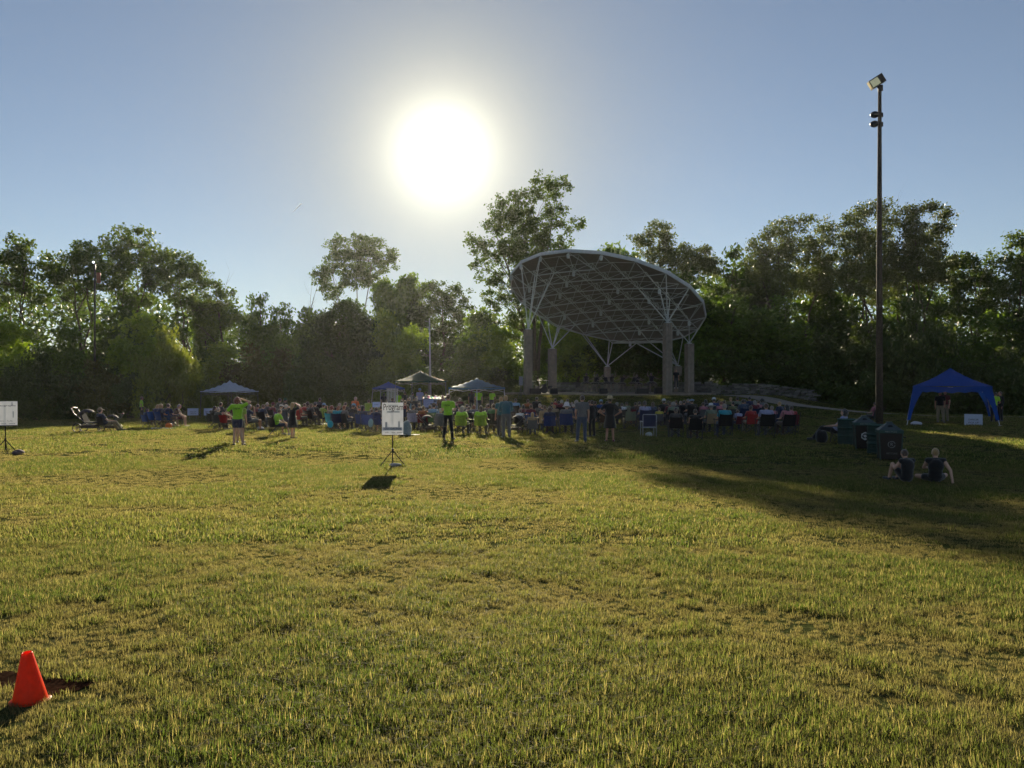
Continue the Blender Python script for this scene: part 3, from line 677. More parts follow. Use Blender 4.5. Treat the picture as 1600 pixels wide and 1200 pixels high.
# columns: fluted concrete with a fan of struts on top
def column_mesh(h, w):
    poly = []; n = 4
    for s in range(4):
        a = s * math.pi / 2; ca, sa = math.cos(a), math.sin(a)
        for (px_, py_) in ((-1, -1), (-.42, -1), (-.36, -.86), (-.22, -.86), (-.16, -1), (.16, -1), (.22, -.86), (.36, -.86), (.42, -1)):
            x, y = px_ * w / 2, py_ * w / 2; poly.append((x * ca - y * sa, x * sa + y * ca))
    return G().prism(poly, 0, h).mesh('pillar', CONCRETE)
allb = list(bot.values()) + rimp
for px_, D, tp, wpx in ((825, 63.5, 515, 12.5), (1043, 61.6, 505, 13), (863, 72, 545, 12.5), (1077, 67.5, 537, 12.5), (949, 76.5, 573, 9.5), (1059, 75.5, 572, 11)):
    P = P3(px_, tp, D); w = .86 * wpx / F * D; b = P - BO; h = P.z - (STZ - .4)
    pl = ob('pillar', column_mesh(h, w), bs, (b.x, b.y, -.4), (0, 0, .35))
    t = Vector((b.x, b.y, P.z - STZ))
    ob('base_plate', G().tube((0, 0, h), (0, 0, h + .07), .22, n=12).mesh('base plate', STEEL), pl)
    near_ = sorted(allb, key=lambda q: (Vector((q.x, q.y, 0)) - Vector((t.x, t.y, 0))).length + (0 if q.z > t.z + .4 else 9) + .2 * abs(q.z - t.z - 2))
    for q in near_[:5]: strut(t + Vector((0, 0, .05)), q, .055, name='fan_strut')

print('struts', nst[0])
# stage equipment
BLACK = (.012, .012, .013)
def speaker(px, D, wd, h, dp, label, cat='speaker', wedge=False, z=None):
    x, y = at(px, D); z = STZ if z is None else z
    t = thing('stage_monitor' if wedge else 'speaker_cabinet', label, cat, (x, y, z), .1)
    if wedge: me = G().prism([(-dp / 2, 0), (dp / 2, 0), (dp / 2, h), (-dp * .1, h)], -wd / 2, wd / 2, Matrix(((0, 0, 1, 0), (1, 0, 0, 0), (0, 1, 0, 0), (0, 0, 0, 1)))).mesh('cabinet', PLASTIC)
    else: me = G().box((0, 0, h / 2), (wd, dp, h)).mesh('cabinet', PLASTIC)
    ob('cabinet', me, t, color=BLACK)
    ob('grille', G().box((0, -dp / 2 - .008, h / 2), (wd * .88, .012, h * .8)).mesh('grille', FABRIC), t, color=(.03, .03, .03)); return t
speaker(943, 62.6, .6, .42, .5, 'black wedge monitor near the middle of the stage front', wedge=True)
speaker(1003, 62.8, .95, .42, .5, 'wide black speaker box at stage front left of the tall right column')
speaker(1029, 62.9, .6, .48, .5, 'black speaker box against the tall right column')
speaker(865, 63.0, .62, .45, .5, 'black wedge monitor at stage front near the second left column', wedge=True)
speaker(836, 63.2, .9, .42, .6, 'black equipment case at the foot of the front left column', 'case')
x, y = at(814, 62); t = thing('speaker_on_stand', 'grey loudspeaker on a pole left of the front left column', 'speaker', (x, y, g1z(x, y)))
hb = CZ + (600 - 602) / F * 62 - g1z(x, y)
ob('cabinet', G().box((0, 0, hb + .34), (.3, .32, .68)).mesh('cabinet', PLASTIC), t, color=(.22, .23, .24)); ob('pole', G().tube((0, 0, 0), (0, 0, hb), .03).mesh('pole', PAINT), t, color=(.1, .1, .1))
for k in range(3): a = k * 2.09; ob('leg', G().tube((0, 0, .7), (.45 * math.cos(a), .45 * math.sin(a), 0), .018).mesh('leg', PAINT), t, color=(.1, .1, .1))
x, y = at(850, 66); t = thing('drum_set', 'drum kit with pale cymbals between the two left columns', 'drum kit', (x, y, STZ))
ob('bass_drum', G().tube((0, -.25, .3), (0, .25, .3), .3, n=20).mesh('bass drum', PLASTIC), t, color=(.03, .03, .03))
for sx, h in ((-.55, .6), (.5, .62), (.0, .75)): ob('drum', G().tube((sx, 0, h - .25), (sx, 0, h), .2, n=16).mesh('drum', PLASTIC), t, color=(.04, .04, .045))
for sx, h in ((-.9, 1.0), (-.35, 1.08), (.2, 1.06)):
    s = ob('cymbal_stand', G().tube((sx, .2, 0), (sx, .2, h), .014).mesh('stand', PAINT), t, color=(.3, .3, .3)); ob('cymbal', G().lathe([(0, .03), (.05, .02), (.24, 0), (.24, -.006), (0, .02)], (sx, .2, h)).mesh('cymbal', PAINT), s, color=(.75, .70, .5))

# stone terraces behind the stage and the dry stone wall
blk = []
for q in range(6):
    r2 = np.random.default_rng(60 + q); g = G().box((0, 0, 0), (1, 1, 1)); g.v = [tuple(np.array(v) * r2.uniform(.82, 1.08, 3)) for v in g.v]; blk.append(g.mesh('stone', STONE))
def stones(name, label, pts, H, cw, ch, seed, cap_n=300, jig=.06):
    r2 = np.random.default_rng(seed); t = thing(name, label, 'stone wall', (pts[0][0], pts[0][1], pts[0][2])); o0 = Vector(pts[0]); n = 0
    for a, b in zip(pts[:-1], pts[1:]):
        A, B = Vector(a), Vector(b); Ln = (B - A).length; d = (B - A) / Ln; ang = math.atan2(d.y, d.x); z = 0
        while z < H:
            h = ch * r2.uniform(.75, 1.3); u = -r2.uniform(0, cw * .5)
            while u < Ln:
                wd = cw * r2.uniform(.55, 1.6)
                if n < cap_n and (z < H * .75 or r2.random() < .8):
                    p = A + d * (u + wd / 2) - o0; v = r2.uniform(.6, 1.5); n += 1
                    ob('stone', blk[n % 6], t, (p.x + r2.normal() * jig * .3, p.y + r2.normal() * jig + z * .15, p.z + z + h / 2), (r2.normal() * .03, r2.normal() * .03, ang + r2.normal() * .06), (wd * .95, .42 * r2.uniform(.8, 1.2), h * .93), (.125 * v, .12 * v, .105 * v))
                u += wd
            z += h
def gp(px, D, dz=0): x, y = at(px, D); return (x, y, g1z(x, y) + dz)
stones('stone_wall', 'long dry stone wall of flat grey stones beside the curving path', [gp(1112, 69.5, -.1), gp(1190, 68.5, -.1), gp(1272, 66.5, -.15)], 1.02, .42, .13, 1)
stones('stone_terrace', 'rough stone terrace behind the right columns', [gp(1062, 75, -.2), gp(1112, 72.5, -.1)], 1.2, .5, .22, 2)
stones('stone_terrace', 'low rough stone terrace running behind the dancers', [gp(868, 80.5, -.1), gp(960, 81.5, -.1), gp(1062, 80.5, -.1)], 1.1, .6, .26, 3)

# ------------------------------------------------------------------ light poles
def pole_light(px, base_D, top_py, r0, r1, label, color, big):
    x, y = at(px, base_D); z = g1z(x, y); H = CZ + (600 - top_py) / F * base_D - z
    t = thing('light_pole', label, 'light pole', (x, y, z)); g = G(); g.path([(.0, 0, -.3), (0.0, 0, H * .5), (0.02, 0, H)], [r0, (r0 + r1) / 2, r1], 12)
    ob('pole', g.mesh('pole', WOODPOLE if big else PAINT, True), t, color=color); return t, H
t, H = pole_light(1374, 41, 138, .185, .085, 'very tall wooden light pole beside the recycling bins', (.1, .07, .05), True)
M = Matrix.Rotation(R(-32), 3, 'Y') @ Matrix.Rotation(R(-12), 3, 'Z')
fl = ob('floodlight', G().box((-.15, 0, H + .33), (.72, .45, .46), M=M).mesh('floodlight', PLASTIC), t, color=(.03, .025, .022))
c = Vector((-.15, 0, H + .33)) + M @ Vector((-.13, -.236, 0)); ob('lens', G().box(c, (.42, .012, .36), M=M).mesh('lens', mat('lens glass', .15, (.75, .62, .38), metal=.6)), fl)
c = Vector((-.15, 0, H + .33)) + M @ Vector((-.366, 0, 0)); ob('lens', G().box(c, (.012, .34, .34), M=M).mesh('lens', MATS['lens glass']), fl)
ob('bracket', G().tube((0, 0, H - .1), (-.1, 0, H + .2), .06).box((.05, 0, H), (.2, .16, .3)).mesh('bracket', PAINT), t, color=(.03, .02, .02))
for zz, ln in ((1.35, .30), (1.83, .34)):
    ob('lamp_head', G().ball((-.12 - ln * .4, 0, H - zz), (.22, .2, .17), n=16, m=10).tube((0, 0, H - zz), (-.15, 0, H - zz), .05).mesh('lamp head', PLASTIC, True), t, color=(.03, .03, .035))
    ob('junction_box', G().box((.12, 0, H - zz - .02), (.1, .12, .22)).mesh('junction box', PAINT), t, color=(.03, .02, .02))
t, H = pole_light(148, 62, 412, .10, .06, 'thin dark light pole with a glowing sun glint on its lamp in left woods', (.05, .045, .04), False)
ob('lamp_head', G().ball((-.05, -.1, H + .1), (.09, .09, .08)).mesh('lamp head', mat('sun glint glow', .3, (.9, .92, 1), emit=(.85, .9, 1, 1.5)), True), t)  # emission stands in for the sun's glint on the lamp head
ob('transformer', G().tube((.3, 0, H - 1.5), (.3, 0, H - .7), .15, n=14).mesh('transformer', PAINT, True), t, color=(.30, .13, .07))
t = thing('flagpole', 'slim grey flagpole rising behind the green canopy', 'flagpole', gp(673, 64)); H = CZ + (600 - 497) / F * 64 - gp(673, 64)[2]
ob('pole', G().path([(0, 0, 0), (-.05, 0, H * .5), (-.1, 0, H)], [.09, .07, .045], 10).mesh('pole', PAINT, True), t, color=(.42, .43, .44))
for zz in (.35, .8): ob('bracket', G().tube((-.1, 0, H - zz), (-.45, 0, H - zz + .12), .02).mesh('bracket', PAINT), t, color=(.3, .3, .3))

# ------------------------------------------------------------------ fence on the left
t = thing('chainlink_fence', 'dark chain link fence with a pale top rail at the left treeline', 'fence', gp(-40, 66))
o0 = Vector(gp(-40, 66)); pts = [Vector(gp(px_, D)) for px_, D in ((-40, 66), (30, 66), (100, 67), (165, 68), (214, 68), (255, 69.5), (302, 71))]
for a, b in zip(pts[:-1], pts[1:]):
    for k in range(3):
        p = a.lerp(b, k / 3) - o0; ob('post', G().tube((0, 0, -.1), (0, 0, 1.95), .035).mesh('post', PAINT) if not k else bpy.data.meshes['post'], t, p, color=(.06, .055, .05))
    hi = pts.index(a) >= 4; ob('rail', G().tube(a - o0 + Vector((0, 0, 1.93)), b - o0 + Vector((0, 0, 1.93)), .05 if hi else .03).mesh('rail', PAINT), t, color=(.42, .38, .28) if hi else (.07, .06, .05))
    g = G(); Ln = (b - a).length; d = (b - a) / Ln; n = int(Ln / .34)
    for k in range(-6, n):
        for s in (1, -1):
            u0 = k * .34; u1 = u0 + 1.9; z0, z1 = (.02, 1.9) if s > 0 else (1.9, .02)
            c0, c1 = max(0, u0), min(Ln, u1)
            if c1 <= c0: continue
            f0, f1 = (c0 - u0) / 1.9, (c1 - u0) / 1.9; g.tube(a - o0 + d * c0 + Vector((0, 0, z0 + (z1 - z0) * f0)), a - o0 + d * c1 + Vector((0, 0, z0 + (z1 - z0) * f1)), .008, n=3, caps=False)
    ob('wire_mesh', g.mesh('wire mesh', PAINT), t, color=(.05, .05, .05), kind='stuff')
# ------------------------------------------------------------------ canopies
def canopy(name, label, px, D, wpx, top, eave, color, rot=0, foot=None, val=.2, legc=(.75, .77, .8), curtain=False, lr=.022, splay=.12):
    x, y = at(px, D); z = g1z(x, y); W = wpx / F * D; rel = abs(rot + math.atan2(x, y)); W = W / (1 if rel < .3 else 1.414 * math.cos(rel - math.pi / 4)); he = CZ + (600 - eave) / F * D - z; ht = CZ + (600 - top) / F * D - z
    t = thing(name, label, 'canopy', (x, y, z), rot); h = W / 2
    vs = []; fs = []; n = 10
    def pt(u, v):                                             # sagging pyramid
        q = max(abs(u), abs(v)); zz = ht + (he - ht) * q + (-.10 * (ht - he)) * math.sin(math.pi * q) * (1 if q < 1 else 0)
        return (u * h, v * h, zz)
    for j in range(n + 1):
        for i in range(n + 1): vs.append(pt(-1 + 2 * i / n, -1 + 2 * j / n))
    for j in range(n):
        for i in range(n): a = j * (n + 1) + i; fs.append((a, a + 1, a + n + 2, a + n + 1))
    ob('canopy_top', G().add(vs, fs).mesh('canopy top', CANVAS, True), t, color=color)
    for k in range(4):                                        # valance, gently scalloped
        vs = []; m = 12
        for i in range(m + 1):
            u = -1 + 2 * i / m; zz = he - .07 * (ht - he) * (1 - abs(u)) ; s = 1.004
            for dz_ in (0, -val * (.8 + .2 * abs(math.cos(i * math.pi / 2)))): p = Vector((u * h * s, -h * s, zz + dz_)); vs.append(Matrix.Rotation(k * math.pi / 2, 3, 'Z') @ p)
        ob('valance', G().add(vs, [(2 * i, 2 * i + 1, 2 * i + 3, 2 * i + 2) for i in range(m)]).mesh('valance', CANVAS), t, color=color)
    for sx, sy in ((-1, -1), (1, -1), (1, 1), (-1, 1)):
        p = Vector((sx * h * .97, sy * h * .97, he - .02)); q = Vector((sx * h * (1 + splay), sy * h * (1 + splay), 0)); pr = Matrix.Rotation(rot, 3, 'Z') @ q; q.z = g1z(x + pr.x, y + pr.y) - z
        lg = ob('leg', G().tube(q, p, lr, n=6).mesh('leg', PAINT), t, color=legc); ob('foot', G().box(q + Vector((0, 0, .015)), (.12, .12, .03)).mesh('foot', PAINT), lg, color=legc)
        for dx, dy in ((-sx, 0), (0, -sy)):
            ob('truss_bar', G().tube(p + Vector((0, 0, -.12)), (p.x + dx * h, p.y + dy * h, he - .30), .012, n=5).tube(p + Vector((0, 0, -.34)), (p.x + dx * h, p.y + dy * h, he - .06), .012, n=5).mesh('truss bar', PAINT), t, color=legc)
        if curtain:                                           # cloth sleeves hung over the slanted legs
            for dx, dy in ((-sx, 0), (0, -sy)):
                a = p + Vector((dx * -.02, dy * -.02, 0)); w0, w1 = .62, .16; o_ = Vector((sx * .04, sy * .04, 0)); d_ = Vector((dx, dy, 0)); low = p.lerp(q, .86)
                vs = []; m = 6
                for i in range(m + 1): f = i / m; c_ = p.lerp(low, f) + o_; vs += [c_, c_ + d_ * (w1 + (w0 - w1) * (1 - f) ** 2.2)]
                ob('leg_sleeve', G().add(vs, [(2 * i, 2 * i + 2, 2 * i + 3, 2 * i + 1) for i in range(m)]).mesh('leg sleeve', CANVAS), t, color=color)
    return t
canopy('popup_canopy', 'bright blue pop up canopy with blue cloth legs at far right', 1485, 44, 104, 575, 603, (.02, .09, .40), -.46, curtain=True, val=.32, legc=(.6, .62, .65), splay=.17)
canopy('popup_canopy', 'white pop up canopy standing alone on the left by the trees', 359, 60, 86, 594, 611, (.55, .62, .74), math.pi / 4 + .40, val=.06, legc=(.10, .10, .11), splay=0)
canopy('popup_canopy', 'small navy pop up canopy behind the program poster', 607, 64, 50, 596, 606, (.09, .14, .38), .5, val=.12, legc=(.5, .5, .5), splay=.12)
canopy('popup_canopy', 'dark green pop up canopy, highest of the cluster left of stage', 657, 61, 80, 579, 595, (.010, .065, .055), math.pi / 4 - .2, val=.1, legc=(.25, .25, .27), splay=0)
canopy('popup_canopy', 'pale blue pop up canopy between the volunteers and the stage', 745, 58, 88, 590, 605, (.10, .22, .31), math.pi / 4 + .05, val=.14, legc=(.62, .68, .72), splay=.03)
# ------------------------------------------------------------------ people
def V3(*a): return Vector(a)
def S(j):                                                   # mirror helper: ('sh',(x,y,z)) -> both sides
    o = {}
    for k, v in j.items():
        if isinstance(v[0], (list, tuple)): o[k + 'L'] = Vector(v[0]); o[k + 'R'] = Vector(v[1])
        elif k in ('pel', 'chest', 'neck', 'head'): o[k] = Vector(v)
        else: o[k + 'R'] = Vector(v); o[k + 'L'] = Vector((-v[0], v[1], v[2]))
    return o
STAND = dict(pel=(0,0,.94), chest=(0,0,1.24), neck=(0,.0,1.45), head=(0,.02,1.585), sh=(.185,0,1.385), el=(.235,-.02,1.11), wr=(.235,.05,.87), hip=(.09,0,.90), kn=(.105,.02,.49), an=(.12,-.02,.08))
SIT = dict(pel=(0,-.06,.50), chest=(0,-.13,.80), neck=(0,-.12,.99), head=(0,-.07,1.125), sh=(.185,-.13,.935), el=(.27,-.05,.68), wr=(.25,.2,.66), hip=(.09,-.04,.48), kn=(.12,.40,.50), an=(.13,.46,.08))
FLOOR = dict(pel=(0,0,.13), chest=(0,-.03,.42), neck=(0,.04,.61), head=(0,.10,.735), sh=(.18,0,.56), el=(.24,.17,.36), wr=(.1,.36,.40), hip=(.09,.02,.12), kn=(.13,.38,.44), an=(.12,.52,.07))
def P(base, **k): d = dict(base); d.update(k); return S(d)
POSES = dict(
  stand=P(STAND),
  stand2=P(STAND, head=(.01,.03,1.58), wr=((-.2,.16,.95),(.24,.02,.86)), an=((-.16,.08,.08),(.10,-.08,.08)), kn=((-.13,.1,.49),(.1,0,.49))),
  crossed=P(STAND, el=(.25,.06,1.12), wr=(-.06,.22,1.17), an=(.17,0,.08), kn=(.13,.03,.49)),
  akimbo=P(STAND, el=(.42,-.06,1.15), wr=(.19,.06,1.0), an=(.13,0,.08)),
  shade=P(STAND, el=((-.42,-.05,1.13),(.42,.06,1.52)), wr=((-.19,.05,1.0),(.12,.16,1.62)), an=((-.12,0,.08),(.17,.04,.08)), chest=(.01,0,1.24)),
  shade2=P(STAND, el=((-.24,.05,1.12),(.40,.08,1.50)), wr=((-.1,.2,1.08),(.12,.15,1.63)), an=(.06,0,.08), kn=(.07,.02,.49), hip=(.08,0,.9)),
  bend=P(STAND, chest=(0,.06,1.23), neck=(0,.14,1.41), head=(0,.22,1.53), sh=(.185,.11,1.36), el=(.25,.13,1.08), wr=(.1,.34,1.05)),
  walk=P(STAND, an=((-.1,.3,.10),(.1,-.32,.14)), kn=((-.1,.2,.5),(.1,-.02,.49)), wr=((-.24,-.1,.9),(.24,.22,.95))),
  sit=P(SIT), sit2=P(SIT, el=(.22,.02,.68), wr=(.08,.26,.62), head=(.02,-.04,1.115)),
  sit3=P(SIT, chest=(0,-.02,.80), neck=(0,.07,.97), head=(0,.14,1.08), sh=(.185,.04,.92), el=(.2,.2,.66), wr=(.08,.36,.6), kn=((-.2,.4,.5),(.2,.4,.5)), an=((-.22,.42,.08),(.24,.46,.08))),
  sit4=P(SIT, head=(.05,-.06,1.12), wr=((-.26,.2,.66),(.16,.1,1.02)), el=((-.27,-.05,.68),(.28,.1,.76)), an=((-.1,.5,.08),(.02,.44,.12))),
  recline=P(SIT, pel=(0,.05,.36), chest=(0,-.14,.62), neck=(0,-.20,.80), head=(0,-.20,.94), sh=(.185,-.2,.76), el=(.3,-.05,.52), wr=(.3,.2,.5), hip=(.09,.06,.34), kn=(.12,.48,.42), an=(.13,.75,.08)),
  floor=P(FLOOR), floor2=P(FLOOR, el=((-.24,.1,.36),(.30,-.22,.33)), wr=((-.1,.3,.34),(.33,-.30,.08)), chest=(0,-.10,.41), neck=(0,-.08,.60), head=(.0,-.03,.735), sh=(.18,-.08,.555), kn=((-.36,.30,.12),(.30,.32,.16)), an=((.05,.38,.07),(-.05,.46,.07))),
  dance=P(STAND, chest=(.1,.02,1.2), neck=(.16,.03,1.38), head=(.24,.03,1.50), sh=((-.0,0,1.33),(.30,.0,1.28)), el=((-.26,.0,1.22),(.52,.0,1.36)), wr=((-.50,.0,1.12),(.66,.02,1.52)), hip=(.1,0,.88), kn=((-.22,.02,.50),(.20,.06,.5)), an=((-.40,.0,.08),(.22,-.02,.08)), pel=(0,0,.92)),
  dance2=P(STAND, el=((-.36,.05,1.55),(.40,.02,1.28)), wr=((-.30,.08,1.78),(.64,.04,1.20)), kn=((-.12,.04,.5),(.3,.1,.58)), an=((-.1,0,.08),(.46,.05,.18)), head=(-.04,.02,1.585)),
  dance3=P(STAND, chest=(-.1,.05,1.2), neck=(-.2,.06,1.36), head=(-.29,.07,1.46), sh=((-.34,0,1.25),(-.02,.0,1.32)), el=((-.55,.0,1.16),(.22,.0,1.36)), wr=((-.76,.0,1.08),(.44,.0,1.48)), kn=((-.2,.06,.5),(.24,.0,.5)), an=((-.26,0,.08),(.46,0,.08))),
)
def limb(g, pts, rs):
    for a, b, r0, r1 in zip(pts[:-1], pts[1:], rs[:-1], rs[1:]): g.cap(a, b, r0, r1)
def body_parts(J, name):
    g = G(); tor = (J['chest'] - J['pel']).normalized(); up = (J['head'] - J['neck']).normalized()
    mid = (J['chest'] + J['pel']) / 2
    g.ball(J['pel'], (.155, .11, .13), tor, 16, 10).ball(mid, (.135, .10, .17), tor, 16, 10).ball(J['chest'], (.165, .115, .19), tor, 16, 10)
    g.cap(J['shL'], J['shR'], .058); g.cap(J['neck'] - up * .05, J['head'] - up * .04, .056, .052)
    h = J['head']; g.ball(h, (.076, .095, .115), up, 16, 12); fw = (Vector((0, 1, 0)) - up * up.y).normalized(); sx = fw.cross(up)
    g.ball(h + fw * .03 - up * .055, (.052, .062, .06), up); g.cap(h + fw * .088 + up * .01, h + fw * .112 - up * .022, .009, .014)     # jaw, nose
    for s in (-1, 1): g.ball(h + sx * s * .078 - up * .01, (.012, .024, .034), up, 8, 6); g.ball(h + sx * s * .034 + fw * .082 + up * .022, .014, n=8, m=6)
    g.ball(h + fw * .09 - up * .055, (.026, .012, .009), up, 8, 6)
    for s in 'LR':
        k = 1 if s == 'R' else -1
        limb(g, [J['sh' + s], J['el' + s], J['wr' + s]], [.053, .040, .027])
        d = (J['wr' + s] - J['el' + s]).normalized(); sd_ = d.cross(Vector((0, 0, 1))); sd_ = sd_.normalized() if sd_.length > .2 else Vector((0, 1, 0)); nn = d.cross(sd_).normalized(); w = J['wr' + s]
        g.ball(w + d * .055, (.038, .02, .055) if abs(sd_.y) < .7 else (.024, .036, .055), d, 10, 8)
        for q, ln in enumerate((.065, .075, .07, .055)):
            b = w + d * .095 + sd_ * (q - 1.5) * .020; m = b + d * ln * .55 + nn * .006; g.cap(b, m, .0095, .009, 7); g.cap(m, m + d * ln * .4 + nn * .022, .009, .008, 7)
        b = w + d * .03 + sd_ * .03; g.cap(b, b + d * .04 + sd_ * .028, .013, .011, 7); g.cap(b + d * .04 + sd_ * .028, b + d * .07 + sd_ * .03, .011, .009, 7)
        limb(g, [J['hip' + s], J['kn' + s], J['an' + s]], [.083, .055, .036]); sh = (J['kn' + s] - J['an' + s]).normalized(); g.cap(J['kn' + s] - sh * .08, J['an' + s].lerp(J['kn' + s], .4), .05, .05)
        a = J['an' + s]; t = a + Vector((.03 * k, .15, 0)); t.z = max(.035, a.z - .045); g.cap(a - Vector((0, .02, .02)), t, .038, .03)
    return voxel(g, name + ' body', SKIN, .0125)
def shirt(J, name, sleeve=.55, long=0):
    g = G(); tor = (J['chest'] - J['pel']).normalized(); mid = (J['chest'] + J['pel']) / 2
    g.ball(J['chest'], (.185, .135, .20), tor, 16, 10).ball(mid, (.165, .128, .20), tor, 16, 10).ball(J['pel'] + tor * .03, (.178, .135, .12 + long), tor, 16, 10)
    g.cap(J['shL'], J['shR'], .072); g.cap(J['neck'] - (J['neck'] - J['chest']).normalized() * .06, J['neck'] - (J['neck'] - J['chest']).normalized() * .015, .08, .068)
    for s in 'LR':
        a, b, c = J['sh' + s], J['el' + s], J['wr' + s]
        if sleeve <= 1: g.cap(a, a.lerp(b, sleeve), .072 if sleeve > .2 else .058, .062 if sleeve > .2 else .055)
        else: g.cap(a, b, .068, .055); g.cap(b, b.lerp(c, .92), .055, .040)
    return voxel(g, name + ' shirt', CLOTH, .018, 3)
def trousers(J, name, frac):                                 # frac: 2 = to the ankle, .45 = shorts
    g = G(); tor = (J['chest'] - J['pel']).normalized(); g.ball(J['pel'], (.170, .128, .14), tor, 16, 10)
    for s in 'LR':
        a, b, c = J['hip' + s], J['kn' + s], J['an' + s]
        if frac <= 1: g.cap(a, a.lerp(b, frac), .098, .092)
        else: g.cap(a, b, .098, .074); g.cap(b, b.lerp(c, min(1, frac - 1) * .95), .074, .058)
    return voxel(g, name + ' trousers', CLOTH, .018, 3)
def skirt(J, name, kind):
    g = G(); c = J['pel']
    if kind == 'tutu':
        pr = [(.13, .05), (.2, .02)] + [(.30 + .10 * (k % 2), -.02 - .012 * k) for k in range(3)] + [(.42, -.10), (.30, -.13), (.14, -.10)]
        g.lathe(pr, c, 28); g.v = [(x + 0, y, z + .02 * math.sin(9 * math.atan2(y - c.y, x - c.x))) for x, y, z in g.v]; return g.mesh(name + ' skirt', CLOTH, True)
    g.lathe([(.15, .1), (.18, 0), (.21, -.2), (.24, -.40), (.235, -.40), (.2, -.2), (.14, .1)], c, 20); return g.mesh(name + ' skirt', CLOTH, True)
def hair(J, name, kind):
    g = G(); h = J['head']; up = (h - J['neck']).normalized(); up = (up + Vector((0, 0, 1))).normalized(); bk = Vector((0, -1, 0))
    g.ball(h + bk * .022 + up * .022, (.088, .095, .108), up, 16, 10)
    if kind == 'long': g.ball(h + bk * .055 - up * .07, (.085, .055, .13), up, 14, 8); g.ball(h + bk * .075 - up * .17, (.07, .04, .12), up, 14, 8)
    if kind == 'bun': g.ball(h + bk * .09 + up * .09, .045)
    if kind == 'pony': g.ball(h + bk * .11 + up * .02, .035); g.cap(h + bk * .12, h + bk * .11 - up * .2, .033, .018)
    if kind == 'curly':
        r = np.random.default_rng(3)
        for k in range(34): d = Vector(r.normal(size=3)).normalized(); d.y = -abs(d.y) * .9 + .15; g.ball(h + bk * .03 + d * .105 - up * .02, .036, n=8, m=6)
    me = voxel(g, name + ' hair', HAIR, .013, 2); me.materials.append(RIM_WISP)      # added strands, pale gold to stand in for the sun's rim light
    import bmesh
    bm = bmesh.new(); bm.from_mesh(me); bm.verts.ensure_lookup_table(); bm.normal_update(); r = np.random.default_rng(4); vs = [v for v in bm.verts]
    for k in r.choice(len(vs), min(130, len(vs)), replace=False):
        v = vs[int(k)]; n_ = v.normal.copy(); t_ = Vector((r.normal(), r.normal(), r.normal() - .3)); t_ -= n_ * t_.dot(n_); t_.normalize(); s_ = n_.cross(t_) * .0035
        p = v.co - n_ * .002; e = p + t_ * .035 + n_ * r.uniform(.004, .014); f = bm.faces.new([bm.verts.new(p - s_), bm.verts.new(p + s_), bm.verts.new(e)]); f.material_index = 1
    bm.to_mesh(me); bm.free(); return me
def shoes(J, name):
    g = G()
    for s, k in (('L', -1), ('R', 1)): a = J['an' + s]; t = a + Vector((.03 * k, .17, 0)); t.z = max(.045, a.z - .04); g.cap(a - Vector((0, .025, .03)), t, .045, .04)
    return voxel(g, name + ' shoes', CLOTH, .016, 1)
def hat(kind):
    if kind == 'bucket': return G().lathe([(.0, .13), (.06, .125), (.088, .09), (.102, .0), (.16, -.045), (.162, -.05), (.10, -.01), (.0, .0)], n=22)
    if kind == 'straw': return G().lathe([(.0, .13), (.07, .125), (.09, .08), (.10, .01), (.155, .0), (.20, .015), (.20, .008), (.1, .0), (0, 0)], n=26)
    if kind == 'cap': return G().lathe([(.0, .115), (.05, .107), (.088, .06), (.102, .0), (.0, -.005)], n=20).ball((0, .13, .01), (.075, .07, .012), n=12, m=6)
    if kind == 'visor': return G().lathe([(.098, .03), (.104, .03), (.106, -.02), (.10, -.02)], n=20).ball((0, .13, .0), (.08, .08, .012), n=12, m=6)
HATS = {}
CACHE = {}
def cached(key, fn):
    if key not in CACHE: CACHE[key] = fn()
    return CACHE[key]
C = dict(black=(.012,.012,.014), navy=(.018,.028,.075), blue=(.022,.045,.17), royal=(.018,.055,.20), white=(.62,.64,.68), grey=(.13,.135,.145), dgrey=(.05,.05,.055), red=(.34,.03,.03), maroon=(.13,.02,.03),
  hi=(.36,.70,.03), green=(.05,.14,.05), olive=(.12,.13,.06), teal=(.03,.13,.17), turq=(.03,.30,.38), tan=(.30,.22,.13), brown=(.09,.05,.03), orange=(.62,.14,.02), pink=(.42,.16,.2), lav=(.30,.32,.50), sky=(.22,.38,.55),
  denim=(.05,.075,.13), khaki=(.24,.2,.13), yellow=(.5,.45,.05), straw=(.50,.40,.22), lime=(.27,.38,.05), purple=(.1,.04,.16), sage=(.16,.2,.14), rust=(.32,.1,.03))
HC = dict(dark=(.02,.014,.01), brown=(.07,.035,.018), blond=(.40,.26,.10), grey=(.28,.26,.24), auburn=(.20,.05,.015), black=(.008,.007,.007), white=(.5,.48,.45))
SK_ = [(.52,.30,.21), (.60,.36,.26), (.42,.23,.15), (.24,.12,.075), (.17,.135,.115)]
used = {}
